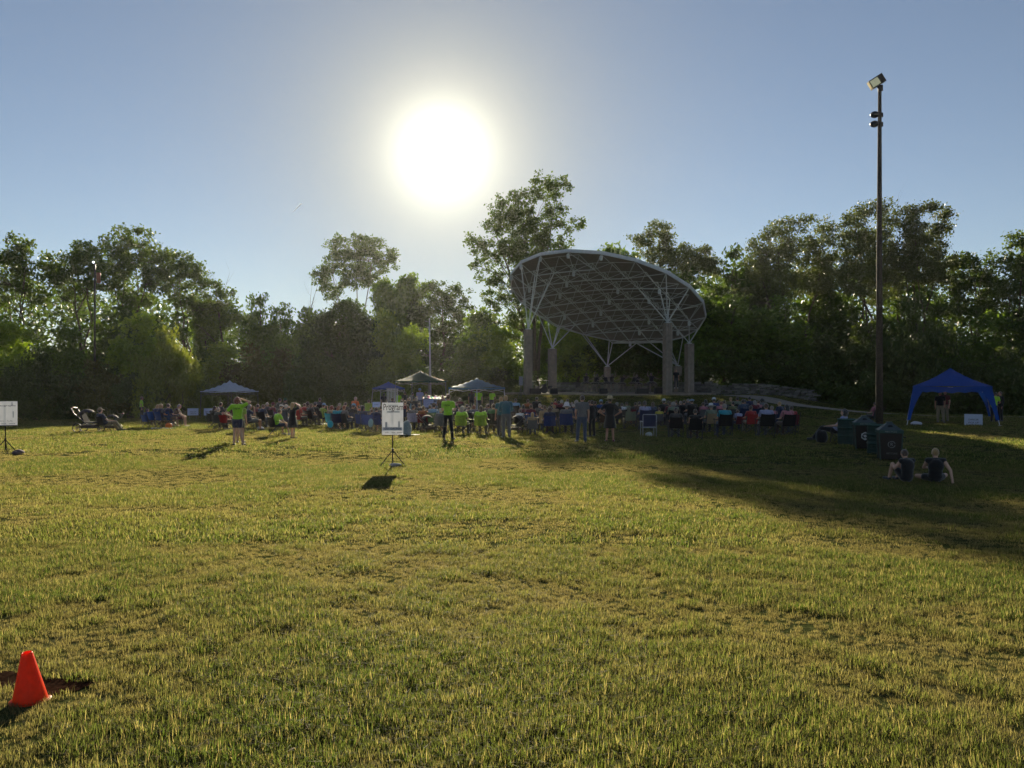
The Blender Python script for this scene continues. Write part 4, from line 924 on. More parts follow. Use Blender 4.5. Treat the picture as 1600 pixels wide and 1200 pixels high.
def person(px, D, pose, d, top='grey', bot='navy', hr='dark', hk='short', ht=None, hc='white', sleeve=.55, leg=2, rz=0, sc_=1, seat=0, z=None, skirt_=None, sk=None, shoe='dgrey', group=None, word=None, long=0):
    x, y = at(px, D); z = g1z(x, y) if z is None else z; J = POSES[pose]
    t = thing('person', d, 'person', (x, y, z + seat), rz, group, sc_)
    skc = SK_[int(px * 7) % 3] if sk is None else SK_[sk]
    ob('body', cached(('b', pose), lambda: body_parts(J, pose)), t, color=skc)
    ob('shirt', cached(('s', pose, sleeve, long), lambda: shirt(J, pose, sleeve, long)), t, color=C[top])
    if skirt_: ob('skirt', cached(('k', pose, skirt_), lambda: skirt(J, pose, skirt_)), t, color=C[bot])
    else: ob('trousers', cached(('t', pose, leg), lambda: trousers(J, pose, leg)), t, color=C[bot])
    if hk: ob('hair', cached(('h', pose, hk), lambda: hair(J, pose, hk)), t, color=HC[hr])
    ob('shoes', cached(('f', pose), lambda: shoes(J, pose)), t, color=C[shoe])
    if ht:
        up = (J['head'] - J['neck']).normalized(); up = (up + Vector((0, 0, 1))).normalized()
        ob('hat', cached(('hat', ht), lambda: hat(ht).mesh('hat ' + ht, CLOTH, True)), t, J['head'] + up * .045 + Vector((0, -.012, 0)), (up.cross(Vector((0, 0, 1))).length * (-1 if up.y > 0 else 1), 0, 0), 1.08, C[hc])
    if word:
        q = J['chest']; text(t, word, (q.x, q.y - .142, q.z + .055), .085, (.01, .03, .01), (R(90), 0, 0), w=.25)
    return t
# ------------------------------------------------------------------ chairs
def camp_chair(px, D, colr, label, rz=0, legc='dgrey', sc_=1, back=.87, group='folding camp chairs of the audience'):
    x, y = at(px, D); z = g1z(x, y); t = thing('camp_chair', label, 'chair', (x, y, z), rz, group, sc_); cc_ = C[colr] if isinstance(colr, str) else colr
    def seat_():
        g = G(); n = 8; vs = []; fs = []
        for j in range(n + 1):
            for i in range(n + 1): u = -1 + 2 * i / n; v = j / n; vs.append((u * .27, -.22 + .50 * v, .44 - .07 * (1 - u * u) * math.sin(math.pi * min(1, v + .15)) + .03 * v))
        for j in range(n):
            for i in range(n): a = j * (n + 1) + i; fs.append((a, a + 1, a + n + 2, a + n + 1))
        return g.add(vs, fs).mesh('seat', FABRIC, True)
    def back_():
        g = G(); n = 8; vs = []; fs = []
        for j in range(n + 1):
            for i in range(n + 1): u = -1 + 2 * i / n; v = j / n; wv = .27 - .02 * v; vs.append((u * wv, -.20 - .16 * v - .05 * (1 - u * u), .40 + (back - .40 - .03 * (1 - u * u)) * v))
        for j in range(n):
            for i in range(n): a = j * (n + 1) + i; fs.append((a, a + n + 1, a + n + 2, a + 1))
        return g.add(vs, fs).mesh('backrest', FABRIC, True)
    ob('seat', cached('seat', seat_), t, color=cc_); ob('backrest', cached('back', back_), t, color=cc_)
    for s in (-1, 1):
        ob('armrest', cached(('arm', s), lambda: G().box((s * .31, .02, .655), (.075, .46, .018)).mesh('armrest', FABRIC)), t, color=cc_)
        ob('back_post', cached(('bp', s), lambda: G().tube((s * .27, -.18, .04), (s * .30, -.36, .96), .012, n=6).mesh('back post', PAINT)), t, color=C[legc])
        ob('arm_post', cached(('ap', s), lambda: G().tube((s * .30, .25, .03), (s * .31, .22, .655), .012, n=6).mesh('arm post', PAINT)), t, color=C[legc])
    for k, (p, q) in enumerate((((-.29, -.24, .02), (.28, -.22, .42)), ((.29, -.24, .02), (-.28, -.22, .42)), ((-.29, .26, .02), (.28, .27, .46)), ((.29, .26, .02), (-.28, .27, .46)), ((-.30, -.24, .02), (-.29, .26, .42)), ((.30, .26, .02), (.29, -.24, .42)))):
        ob('leg', cached(('lg', k), lambda: G().tube(p, q, .014, n=6).ball(p, (.025, .025, .018), n=8, m=6).mesh('leg', PAINT)), t, color=C[legc])
    return t
def lawn_chair(px, D, colr, label, rz=0):
    x, y = at(px, D); z = g1z(x, y); t = thing('lawn_chair', label, 'chair', (x, y, z), rz); fc = (.55, .58, .62)
    ob('backrest', G().box((0, -.25, .68), (.54, .03, .46)).mesh('backrest', FABRIC), t, color=C[colr]); ob('seat', G().box((0, 0, .40), (.54, .48, .03)).mesh('seat', FABRIC), t, color=C[colr])
    for s in (-1, 1):
        ob('side_frame', G().path([(s * .29, -.27, 0), (s * .29, -.24, .40), (s * .29, -.27, .93), (s * .26, -.27, .96)], .014).mesh('side frame', PAINT, True), t, color=fc)
        ob('leg', G().tube((s * .29, .24, 0), (s * .29, .20, .62), .013).mesh('leg', PAINT), t, color=fc)
        ob('armrest', G().box((s * .29, 0, .64), (.06, .5, .03)).mesh('armrest', PLASTIC), t, color=(.75, .75, .75))
    ob('crossbar', G().tube((-.28, -.27, .95), (.28, -.27, .95), .014).tube((-.28, -.25, .40), (.28, -.25, .40), .02).tube((-.28, .23, .38), (.28, .23, .38), .014).mesh('crossbar', PAINT), t, color=fc); return t
# seated person with the chair underneath
SEATED = []
def sitter(px, D, d, top='grey', chair='navy', pose='sit', rz=None, sc_=1, grp='seated audience on the lawn', **k):
    SEATED.append((px, D, d)); k.setdefault('bot', ('navy', 'denim', 'black', 'khaki', 'dgrey', 'grey', 'brown')[int(px * 3.3) % 7])
    if int(px) % 4 == 1: k.setdefault('leg', .6)
    if rz is None: x, y = at(px, D); rz = .55 * math.atan2(-(STC[0] - x), STC[1] - y) + .12 * math.sin(px * 1.7)
    person(px, D, pose, d, top=top, rz=rz, sc_=sc_, group=grp, **k)
    if chair: camp_chair(px, D, chair, f"{chair.replace('dgrey', 'charcoal').replace('turq', 'turquoise').replace('hi', 'neon green') if chair != 'white' else 'white'} camp chair under the {' '.join(d.split()[:11])}", rz, sc_=sc_)
# standing people
person(371, 26.6, 'shade', 'red haired girl in neon CREW shirt shading her eyes with one hand', 'hi', 'navy', 'auburn', 'curly', leg=.5, sc_=.96, word='CREW', sk=1)
person(375.5, 28.6, 'stand', 'girl hidden behind the neon shirted girl, white socks showing', 'lime', 'dgrey', 'dark', 'long', leg=.5, sc_=.86)
person(457, 31, 'shade2', 'blond girl in black dress holding a hand to her forehead', 'black', 'black', 'blond', 'long', skirt_='plain', sc_=.83, rz=-.4, shoe='black')
person(221, 57, 'stand2', 'volunteer in neon shirt and cap standing by the left treeline', 'hi', 'black', 'dark', 'short', 'cap', 'tan', leg=2, rz=-1.2, sc_=.95)
person(700, 30.3, 'crossed', 'standing volunteer in neon CREW shirt and black trousers, arms folded', 'hi', 'black', 'brown', 'short', rz=-.25, word='CREW', sk=1, sc_=1.02)
person(791, 32, 'bend', 'large standing person in teal shirt and grey trousers', 'teal', 'grey', 'blond', 'short', rz=.1, sc_=1.04, sleeve=2)
person(783, 33, 'stand', 'second person in teal, half hidden behind the large one', 'teal', 'dgrey', 'blond', 'long', rz=.3, sc_=.98)
person(909.5, 29.5, 'stand2', 'standing man in grey t-shirt and jeans with back turned', 'grey', 'denim', 'dark', 'short', sc_=1.03, rz=.1)
person(925, 33.5, 'stand', 'person in black standing close beside the man in jeans', 'black', 'black', 'black', 'short', sc_=.90, rz=.5, sleeve=2)
person(953, 30.2, 'akimbo', 'woman in straw hat and dark dress with hands on hips', 'black', 'black', 'dark', 'short', 'straw', 'straw', skirt_='plain', sc_=1.0, rz=-.1, shoe='maroon')
person(1469, 44.5, 'stand2', 'person in dark top and khaki trousers under the blue canopy', 'black', 'khaki', 'dark', 'short', sc_=1.02, rz=2.8)
person(1477, 45.5, 'stand', 'second person in maroon top under the blue canopy', 'maroon', 'khaki', 'dark', 'short', sc_=1.03, rz=2.2)
person(1553, 44, 'bend', 'volunteer in neon vest beside the blue canopy leg', 'hi', 'black', 'black', 'short', sc_=1.0, rz=-1.0, long=.1)
person(1563, 44.6, 'stand', 'person in black facing the volunteer right of the blue canopy', 'black', 'black', 'brown', 'short', sc_=.98, rz=1.6, sleeve=2)
person(622, 62, 'stand', 'volunteer in neon vest standing under the navy canopy', 'hi', 'black', 'dark', 'short', sc_=1.0)
person(600, 62, 'stand2', 'person in dark clothes under the navy canopy left leg', 'black', 'black', 'dark', 'long', sc_=.98)
person(633, 60, 'stand', 'dark haired person in black beneath the green canopy', 'black', 'dgrey', 'dark', 'short', sc_=.97, rz=.8)
person(642, 60.5, 'bend', 'person in grey leaning under the green canopy', 'grey', 'denim', 'black', 'short', sc_=.97, rz=-.6)
person(656, 56, 'stand', 'person in blue shirt and pale cap beside the banner table', 'lav', 'denim', 'grey', 'short', 'cap', 'sky', sc_=1.0, rz=.3)
person(666, 60, 'walk', 'person in brown behind the banner table', 'brown', 'black', 'dark', 'short', sc_=.97, rz=1.2)
person(748, 57, 'stand2', 'volunteer in neon vest under the pale blue canopy, left of its pole', 'hi', 'dgrey', 'dark', 'short', sc_=1.0)
person(768, 57.5, 'bend', 'volunteer in neon vest bending under the pale blue canopy', 'hi', 'dgrey', 'dark', 'short', sc_=.95, rz=-.5)
person(737, 58, 'stand', 'dark clothed person at the left inside the pale blue canopy', 'dgrey', 'black', 'brown', 'long', sc_=.96)
# dancers
for px, D, ps, rz, sc2, d in ((916,68,'stand2',.3,.98,'leftmost dancer on stage, standing upright with a hand raised'),(929,68.5,'dance',0,.97,'second dancer from the left, leaning right'),(934,70,'dance2',.4,.97,'third dancer from the left, one arm up'),
   (948,68,'dance3',0,.98,'dancer in front of the rear centre column, leaning left'),(956,69,'dance2',3.0,.97,'dancer just right of the rear centre column'),(971,68.2,'dance',.1,.96,'dancer in the middle, striding with arms spread'),(989,68.8,'dance3',3.1,.97,'sixth dancer along the line, leaning towards a raised arm'),
   (996,70.5,'dance2',.2,.95,'dancer in the rear behind the wide speaker box'),(1018,67.2,'dance2',-.2,.99,'rightmost dancer on stage with arm lifted overhead')):
    person(px, D, ps, d, 'black', 'black', 'dark', 'bun', rz=rz, sc_=sc2, z=STZ, skirt_='tutu', sleeve=.1, sk=4, group='dancers on the stage', shoe='grey')
person(1056.5, 72, 'stand', 'dark clothed person with white shoes between the right columns', 'black', 'dgrey', 'dark', 'short', z=1.25, shoe='white', rz=3.0)
# on the grass at right
person(1417, 18.6, 'floor', 'person in black sleeveless top sitting on grass hugging knees', 'black', 'black', 'brown', 'short', sleeve=.05, leg=.5, rz=.25, sc_=.88, sk=1)
person(1461, 18.6, 'floor2', 'blond person in black singlet sitting on grass leaning back', 'black', 'black', 'blond', 'short', sleeve=.05, leg=.45, rz=-.3, sc_=.93, sk=1)
# group by the stroller and blue chairs
person(163, 36.5, 'recline', 'seated person in tan cap and dark shirt beside the stroller', 'navy', 'khaki', 'dark', 'short', 'cap', 'tan', rz=-.5, seat=.03, sc_=1.0)
camp_chair(163, 36.5, 'black', 'black camp chair under the person in the tan cap', -.5, sc_=.85)
A = 'people in the blue chairs at left'
sitter(231, 42, 'dark haired child slumped in the leftmost blue chair', 'denim', 'royal', 'sit2', sc_=.8, grp=A)
sitter(243, 41.5, 'blond girl in navy top leaning forward beside another blond', 'navy', 'royal', 'sit3', hr='blond', hk='long', grp=A)
sitter(254, 41, 'curly blond girl in the middle of the blue chairs', 'navy', 'royal', 'sit', hr='blond', hk='curly', grp=A)
sitter(265, 41.3, 'dark haired man in navy top above the orange ball', 'navy', 'royal', 'sit', hr='dark', grp=A, rz=-.3)
sitter(276, 42, 'grey haired person in maroon shorts turned to the right', 'brown', 'royal', 'sit3', hr='grey', bot='maroon', leg=.7, grp=A, rz=-1.35, shoe='white')
sitter(336, 40, 'dark haired child in black beside the red shirted child', 'black', 'black', 'sit2', hk='long', sc_=.92)
sitter(343, 38.5, 'pale haired child in dark top behind the red one', 'dgrey', 'dgrey', 'sit', hr='grey', sc_=.86)
sitter(347, 47, 'dark haired man sitting taller behind the red child', 'dgrey', 'black', 'sit', hr='dark', sc_=1.05)
sitter(352, 38.5, 'child in bright red shirt left of the neon girl', 'red', 'red', 'sit3', hr='dark', sc_=.86)
sitter(362, 44, 'dark figure partly hidden by the neon girl', 'maroon', 'black', 'sit2', hr='dark')
sitter(392, 37.5, 'large sunlit person with grey hair reclining with hands behind', 'navy', 'black', 'sit4', hr='grey', hk='long', rz=-.9, sc_=1.02, leg=.6)
sitter(404, 42, 'maroon shirted spectator behind the reclining grey haired one', 'maroon', 'dgrey', 'sit')
sitter(412, 41, 'navy shirted spectator left of the girl in neon chair', 'navy', 'black', 'sit2', hr='brown')
sitter(419, 46, 'grey haired spectator with head above the neon child', 'dgrey', 'dgrey', 'sit', hr='grey')
sitter(428, 45, 'maroon topped spectator right behind the neon child', 'maroon', 'black', 'sit', hr='brown', ht='cap', hc='maroon')
sitter(433, 33.5, 'neon shirted child sitting sideways in a black chair', 'hi', 'black', 'sit3', hr='brown', rz=-.75, sc_=.92, leg=.6, shoe='white')
sitter(439, 52, 'spectator whose dark head stands above two pale caps', 'black', 'dgrey', 'sit', sc_=1.12)
sitter(447, 52, 'green capped spectator left of the blond girl in black', 'black', 'dgrey', 'sit', ht='cap', hc='green', sc_=1.1)
sitter(440, 42, 'red faced spectator with light visor by the blond girl', 'dgrey', 'purple', 'sit2', ht='visor', hc='white')
sitter(447, 41, 'spectator in lilac trousers knee to knee with the girl in black', 'dgrey', 'grey', 'sit4', hr='white', bot='lav')
sitter(468, 43, 'spectator in red chair right of the girl in black', 'red', 'red', 'sit', hr='dark')
sitter(474, 45, 'red shirted spectator leaning out of a red chair', 'red', 'maroon', 'sit3', hr='brown')
sitter(482, 46, 'dark brown haired spectator right of the red chairs', 'brown', 'black', 'sit', hk='curly')
sitter(487, 44, 'spectator in brown shawl beside the grey cap', 'dgrey', 'black', 'sit2', hr='brown', hk='long')
sitter(494, 45, 'grey capped spectator in black', 'black', 'black', 'sit', ht='cap', hc='grey')
sitter(507, 43.5, 'spectator with pale blue cap and neon vest turned right', 'lime', 'black', 'sit4', ht='cap', hc='sky', rz=-.9)
sitter(520, 40, 'auburn haired girl in the turquoise chair', 'tan', 'turq', 'sit', hr='auburn', hk='curly')
sitter(529, 39.5, 'dark haired girl with lit hair right of the turquoise chair', 'turq', 'navy', 'sit2', hr='auburn', hk='long')
sitter(539, 39.5, 'brown haired spectator in the wide charcoal chair', 'grey', 'dgrey', 'sit', hr='auburn')
sitter(541, 45, 'dark haired spectator behind the wide charcoal chair', 'dgrey', 'dgrey', 'sit', hr='dark')
sitter(552, 41.5, 'man with pale blue cap and headphones looking sideways', 'black', 'navy', 'sit4', ht='cap', hc='sky', sc_=1.05, rz=-.3)
sitter(557, 49, 'grey haired person in grey and orange top', 'orange', 'dgrey', 'sit', hr='grey', sc_=1.05)
sitter(563, 45, 'child in bright orange shirt', 'orange', 'dgrey', 'sit3', hr='brown', sc_=.9)
sitter(568, 37.5, 'dark haired woman at the left end of the long blue chair', 'navy', 'blue', 'sit', hr='dark', hk='long', sc_=1.0)
sitter(574.5, 48, 'haloed child in pale green shirt on the sunlit grass', 'lime', None, 'sit3', hr='brown', sc_=.98)
sitter(581, 41, 'short haired child with tan shirt left of the poster', 'tan', 'navy', 'sit2', hr='brown', sc_=.85)
sitter(589, 36.6, 'dark haired boy in navy top beside the program poster', 'navy', 'blue', 'sit', hr='dark', sc_=.95)
camp_chair(575.5, 36.2, 'blue', 'empty royal blue camp chair between the seated pair left of the poster', sc_=1.0)
sitter(597, 40, 'spectator mostly hidden behind the program poster', 'dgrey', 'navy', 'sit')
sitter(634, 47, 'dark haired spectator right of the program poster edge', 'brown', 'black', 'sit', hr='brown')
sitter(640, 50, 'spectator in black farther back right of the poster', 'black', 'black', 'sit2', hr='grey')
sitter(647, 41, 'dark haired spectator in the slate blue chair', 'grey', (.10,.14,.20) if 0 else 'lav', 'sit', hr='dark', sc_=1.02)
camp_chair(645, 50, 'sky', 'tall pale blue empty camp chair behind the slate blue one', .3)
sitter(655, 45, 'spectator in grey jacket between the poster and red shirt', 'dgrey', 'dgrey', 'sit2', hr='dark')
sitter(662, 40, 'spectator in rusty red shirt left of the stroller', 'rust', 'maroon', 'sit', hr='brown')
sitter(679, 40, 'heavy man with dark cap in pale blue shirt', 'sky', 'green', 'sit', ht='cap', hc='brown', sc_=1.08)
sitter(689.5, 36, 'white haired child in grey chair beside the folded arms volunteer', 'grey', 'grey', 'sit', hr='white', sc_=.92)
sitter(712, 42, 'person with pink cap right of the folded arms volunteer', 'dgrey', 'black', 'sit4', ht='cap', hc='pink')
sitter(723, 35, 'silver haired spectator in the left neon green chair', 'hi', 'lime', 'sit', hr='grey', hk='long')
sitter(733, 41, 'spectator in black between the neon green chairs', 'black', 'black', 'sit2', hr='dark', sc_=.95)
sitter(740, 40, 'auburn haired spectator leaning between the neon green chairs', 'grey', 'black', 'sit3', hr='auburn', hk='long', sc_=1.05)
sitter(752, 35, 'brown haired spectator in the right neon green chair', 'hi', 'lime', 'sit', hr='brown', hk='long', sc_=1.02)
sitter(764, 44, 'dark spectator behind the right neon green chair', 'dgrey', 'black', 'sit')
sitter(772, 36.5, 'spectator in dark green shirt left of the large teal person', 'green', 'black', 'sit', hr='dark', sc_=1.08)
sitter(806, 50, 'boy in pale blue shirt right of the teal pair', 'sky', 'black', 'sit', hr='dark', sc_=1.12)
sitter(812, 39, 'spectator in checked top with white papers on lap', 'white', 'black', 'sit3', hr='dark', sc_=.85)
sitter(825, 50, 'brown haired spectator in rust top, left of three far heads', 'rust', 'brown', 'sit', hr='brown', sc_=1.1)
sitter(830, 41, 'brown haired spectator in maroon behind the pale hooded child', 'maroon', 'blue', 'sit', hr='brown')
sitter(839, 52, 'dark spectator with a bright hair clip', 'black', 'black', 'sit', hr='black', sc_=1.15)
sitter(832, 34.5, 'hooded child in pale grey with striped blanket', 'tan', 'grey', 'sit', hr='blond', hk='long', sc_=.82)
sitter(843, 44, 'short grey haired spectator next to the maroon top', 'dgrey', 'black', 'sit2', hr='grey')
sitter(851, 38, 'spectator in tan jacket left of the navy chair', 'tan', 'tan', 'sit', hr='brown')
sitter(859, 35.5, 'brown curly haired woman with pale collar in navy chair', 'navy', 'blue', 'sit', hr='brown', hk='curly')
sitter(866, 41, 'spectator in white shirt behind the curly haired woman', 'tan', 'dgrey', 'sit3', hr='blond')
sitter(868, 52, 'red shirted spectator sitting far back below the stage', 'red', 'maroon', 'sit', hr='dark', sc_=1.1)
sitter(873, 50, 'red shirted spectator nearer the bald man', 'maroon', 'maroon', 'sit', hr='dark', sc_=1.05)
sitter(878, 49, 'balding spectator with sunlit rim of hair', 'maroon', 'black', 'sit', hr='white', sc_=1.12)
sitter(887, 52, 'dark haired spectator straight behind the white bucket hat', 'dgrey', 'dgrey', 'sit', sc_=1.1)
sitter(886, 35.5, 'large man in white bucket hat and grey shirt, blue chair', 'grey', 'blue', 'sit', ht='bucket', hc='white', sc_=1.12, hr='grey')
sitter(896, 46, 'pale haired child right of the white bucket hat', 'navy', 'navy', 'sit', hr='white', sc_=.95)
sitter(901, 50, 'spectator with pale curly hair left of the man in jeans', 'denim', 'black', 'sit', hr='grey', hk='curly', sc_=1.1)
sitter(930, 50, 'dark haired spectator with tan face behind the one in black', 'brown', 'black', 'sit', sc_=1.05)
sitter(939, 48, 'spectator wearing a bright blue cap', 'royal', 'black', 'sit', ht='cap', hc='sky', sc_=1.1)
sitter(943, 40, 'brown haired child low between two standing people', 'black', 'brown', 'sit2', hr='auburn', sc_=.8)
sitter(972, 44, 'dark haired spectator right of the straw hat woman', 'white', 'black', 'sit3', hr='black')
sitter(979, 50, 'brown haired spectator above the sage chairs', 'sage', 'sage', 'sit', hr='brown')
camp_chair(984, 40, 'sage', 'empty pale sage chair left of the lavender shirt', 0)
camp_chair(981, 46, 'sage', 'empty sage green chair farther back with small flag', .2)
sitter(992, 44, 'spectator in rust trousers behind the pale sage chair', 'dgrey', 'maroon', 'sit2', bot='rust', hr='dark')
sitter(1007, 39, 'woman with long dark ponytail in lavender shirt', 'lav', 'navy', 'sit', hr='dark', hk='pony', sc_=1.12)
lawn_chair(1013, 34.6, 'navy', 'empty white framed folding chair with navy back in front of the ponytail woman', .05)
camp_chair(1024, 45, 'navy', 'low navy camp chair with small white emblem right of the ponytail woman', 0)
sitter(1030, 41, 'small child in yellow vest beside the navy lawn chair', 'yellow', 'grey', 'sit', hr='brown', sc_=.8)
sitter(1037, 44, 'spectator in white cap and black jacket', 'black', 'black', 'sit', ht='cap', hc='white', sc_=1.1)
sitter(1044, 50, 'dark haired spectator right of the white cap', 'dgrey', 'black', 'sit')
sitter(1052, 40, 'spectator with big blond head of hair', 'sage', 'black', 'sit', hr='grey', hk='curly', sc_=1.05)
sitter(1056, 33.5, 'woman with dark ponytail over a pale back in black chair', 'dgrey', 'black', 'sit', hr='dark', hk='pony', sc_=1.02)
sitter(1056, 50, 'far spectator with brown hair between blond hair and visor', 'brown', 'black', 'sit', hr='brown')
sitter(1063, 47, 'grey haired spectator left of the white visor', 'dgrey', 'dgrey', 'sit', hr='grey')
sitter(1068, 44, 'spectator in black left of the white visor', 'black', 'black', 'sit2', hr='dark', sc_=1.05)
sitter(1080, 42, 'spectator wearing a wide white visor', 'black', 'black', 'sit', ht='visor', hc='sky', sc_=1.12)
sitter(1086, 32, 'person in black halter top in the nearest round black chair', 'black', 'black', 'sit', hr='dark', hk='bun', sleeve=.05, sc_=.98)
sitter(1098, 43, 'spectator in pink shirt in a grey chair', 'pink', 'grey', 'sit', hr='brown', sc_=.95)
sitter(1110, 37, 'woman in wide white sun hat', 'sage', 'tan', 'sit', ht='straw', hc='white', hr='grey', sc_=1.05)
sitter(1115, 45, 'spectator in bright white baseball cap', 'blue', 'dgrey', 'sit', ht='cap', hc='white', sc_=1.12)
sitter(1126, 42, 'auburn spectator right of the white baseball cap', 'pink', 'dgrey', 'sit2', hr='auburn')
sitter(1131, 46, 'dark spectator behind the turquoise shirt', 'dgrey', 'black', 'sit', hr='dark')
sitter(1131, 34, 'grey haired man in turquoise shirt, black chair', 'turq', 'black', 'sit', hr='grey', sc_=1.12)
sitter(1141, 49, 'pale blond spectator in the far row, right group', 'olive', 'black', 'sit', hr='blond', sc_=1.1)
sitter(1143, 42, 'dark haired spectator turned toward the turquoise shirt', 'olive', 'dgrey', 'sit4', hr='black')
sitter(1151, 50, 'spectator in light green top in the far row', 'sage', 'black', 'sit', hr='dark', sc_=1.1)
sitter(1154, 38, 'child with grey blanket left of the red chair', 'lav', 'maroon', 'sit3', hr='brown', sc_=.85)
sitter(1163, 47, 'black haired spectator left of two in the far row', 'dgrey', 'navy', 'sit', hr='black')
sitter(1170, 49, 'tall dark haired spectator in navy in the far row', 'navy', 'navy', 'sit', hr='black', sc_=1.12)
sitter(1172, 37, 'black haired person in the brick red chair', 'red', 'red', 'sit', hr='black')
sitter(1183, 45, 'spectator with raised pale arm', 'pink', 'dgrey', 'sit4', hr='brown')
sitter(1190, 46, 'curly dark haired spectator in grey, far right group', 'grey', 'dgrey', 'sit', hr='black', hk='curly', sc_=1.08)
sitter(1196, 33, 'short haired man in lavender shirt, black chair', 'lav', 'black', 'sit', hr='brown', sc_=1.12)
sitter(1205, 38, 'spectator in pink and white top beside the lavender man', 'pink', 'navy', 'sit', hr='grey', sc_=.95)
sitter(1216, 41, 'blond spectator in navy shirt turned left', 'navy', 'navy', 'sit', hr='blond', sc_=1.05, rz=.5)
sitter(1228, 33.5, 'woman with long dark hair in the last black chair', 'pink', 'black', 'sit', hr='black', hk='long', sc_=1.08)
sitter(1235, 36, 'spectator in red half hidden behind the long dark hair', 'red', 'maroon', 'sit', hr='dark')
NEAR = []; rq = np.random.default_rng(77)      # the middle rows, where nothing tells one from the next
for k in range(30):
    px = (500, 530, 605, 612, 628, 650, 672, 690, 702, 718, 730, 760, 780, 797, 818, 846, 862, 893, 908, 919, 948, 963, 1000, 1018, 1046, 1074, 1104, 1121, 1160, 1178)[k]; D = rq.uniform(42, 52); x, y = at(px, D)
    nb = min((s_ for s_ in SEATED if s_[1] < D - 1 and s_[2] not in NEAR), key=lambda s_: abs(s_[0] - px)); NEAR.append(nb[2]); nn = nb[2].split()
    camp_chair(px, D, ('black', 'dgrey', 'navy')[(k // 2) % 3], 'camp chair of the dark spectator behind the ' + ' '.join(nn[:8]), .1, group='dark chairs of the middle rows', sc_=1.0)
    person(px, D, ('sit', 'sit2', 'sit3', 'sit4')[k % 4], 'dark clothed spectator seated behind the ' + ' '.join(nn[:10]), ('dgrey', 'black', 'brown', 'denim', 'maroon')[k % 5], 'black', ('dark', 'brown', 'black', 'grey')[(k * 3) % 4], ('short', 'short', 'long')[k % 3], rz=.1, sc_=rq.uniform(.95, 1.1), group='spectators of the middle rows')
person(1309, 29.5, 'recline', 'person with big black hair lounging left of the green barrel', 'lav', 'black', 'black', 'curly', rz=.9, sc_=1.12, seat=.03)
camp_chair(1311, 29.5, 'black', 'low black camp chair against the green barrel', .9, sc_=.9)
person(1366, 43, 'sit', 'pink shirted person sitting just behind the wooden pole', 'pink', 'dgrey', 'black', 'bun', sc_=1.0, seat=.0, rz=.3)
camp_chair(1366, 43, 'dgrey', 'grey camp chair just behind the wooden pole', .3)
# ------------------------------------------------------------------ posters on tripods, small signs
def tripod_sign(px, D, wpx, y0, y1, words, label, rz=0, bars=True, legs=(0.3,)):
    x, y = at(px, D); z = g1z(x, y); t = thing('poster_stand', label, 'sign', (x, y, z), rz); W = wpx / F * D
    zt = CZ + (600 - y0) / F * D - z; zb = CZ + (600 - y1) / F * D - z; H = zt - zb
    bd = ob('board', G().box((0, 0, (zt + zb) / 2), (W, .012, H)).mesh('board', BOARD), t, color=(.78, .79, .82))
    ob('ledge', G().box((0, .0, zb - .012), (W * 1.0, .05, .022)).mesh('ledge', PAINT), t, color=C['black'])
    ob('pole', G().tube((0, .03, .12), (0, .03, zb + .05), .016, n=8).tube((0, .025, zb), (0, .025, zt + .05), .009, n=6).mesh('pole', PAINT), t, color=C['black'])
    zc = .42
    ob('collar', G().tube((0, .03, zc - .03), (0, .03, zc + .04), .03, n=10).mesh('collar', PLASTIC), t, color=C['black'])
    for a in legs:
        q = Vector((.36 * math.cos(a), .03 + .36 * math.sin(a), 0)); lg = ob('leg', G().tube((0, .03, zc), q, .013, n=8).mesh('leg', PAINT), t, color=C['black'])
        ob('brace', G().tube((0, .03, .13), Vector((0, .03, zc)).lerp(q, .62), .006, n=5).mesh('brace', PAINT), lg, color=C['black']); ob('rubber_foot', G().ball(q + Vector((0, 0, .01)), (.022, .022, .016), n=8, m=6).mesh('foot', PLASTIC), lg, color=C['black'])
    for (s, u, v, hgt, wid, colr, nm) in words:
        if s is None: ob(nm, G().box((u * W, -.0075, zb + v * H), (wid * W, .002, hgt * H)).mesh(nm, PRINT), t, color=colr)
        else: text(t, s, (u * W, -.009, zb + v * H), hgt * H, colr, w=wid * W)
    return t
INK = (.02, .02, .03); BAR = (.46, .48, .53)
tripod_sign(613.5, 20, 33, 629, 679, [
  (None, .02, .915, .03, .46, BAR, 'printed_band'), (None, -.14, .71, .045, .26, BAR, 'printed_band'), (None, .20, .71, .045, .26, BAR, 'printed_band'), ('Program', .03, .85, .29, .92, INK, ''),
  (None, -.30, .31, .17, .09, BAR, 'printed_band'), (None, .30, .32, .19, .08, BAR, 'printed_band'), (None, -.01, .18, .10, .90, BAR, 'printed_band'), ('Our', -.28, .185, .09, .2, (.10, .11, .14), ''), ('Gift', .0, .185, .09, .2, (.10, .11, .14), ''), ('Store', .27, .185, .09, .26, (.10, .11, .14), ''),
  ('wifi', -.28, .065, .07, .16, (.08, .08, .11), ''), ('visit', .04, .065, .07, .18, (.08, .08, .11), ''), ('photos', .32, .065, .07, .24, (.08, .08, .11), '')], 'white Program poster on black tripod in the middle of the lawn', legs=(-.35, math.pi + .35, math.pi / 2), rz=.14)
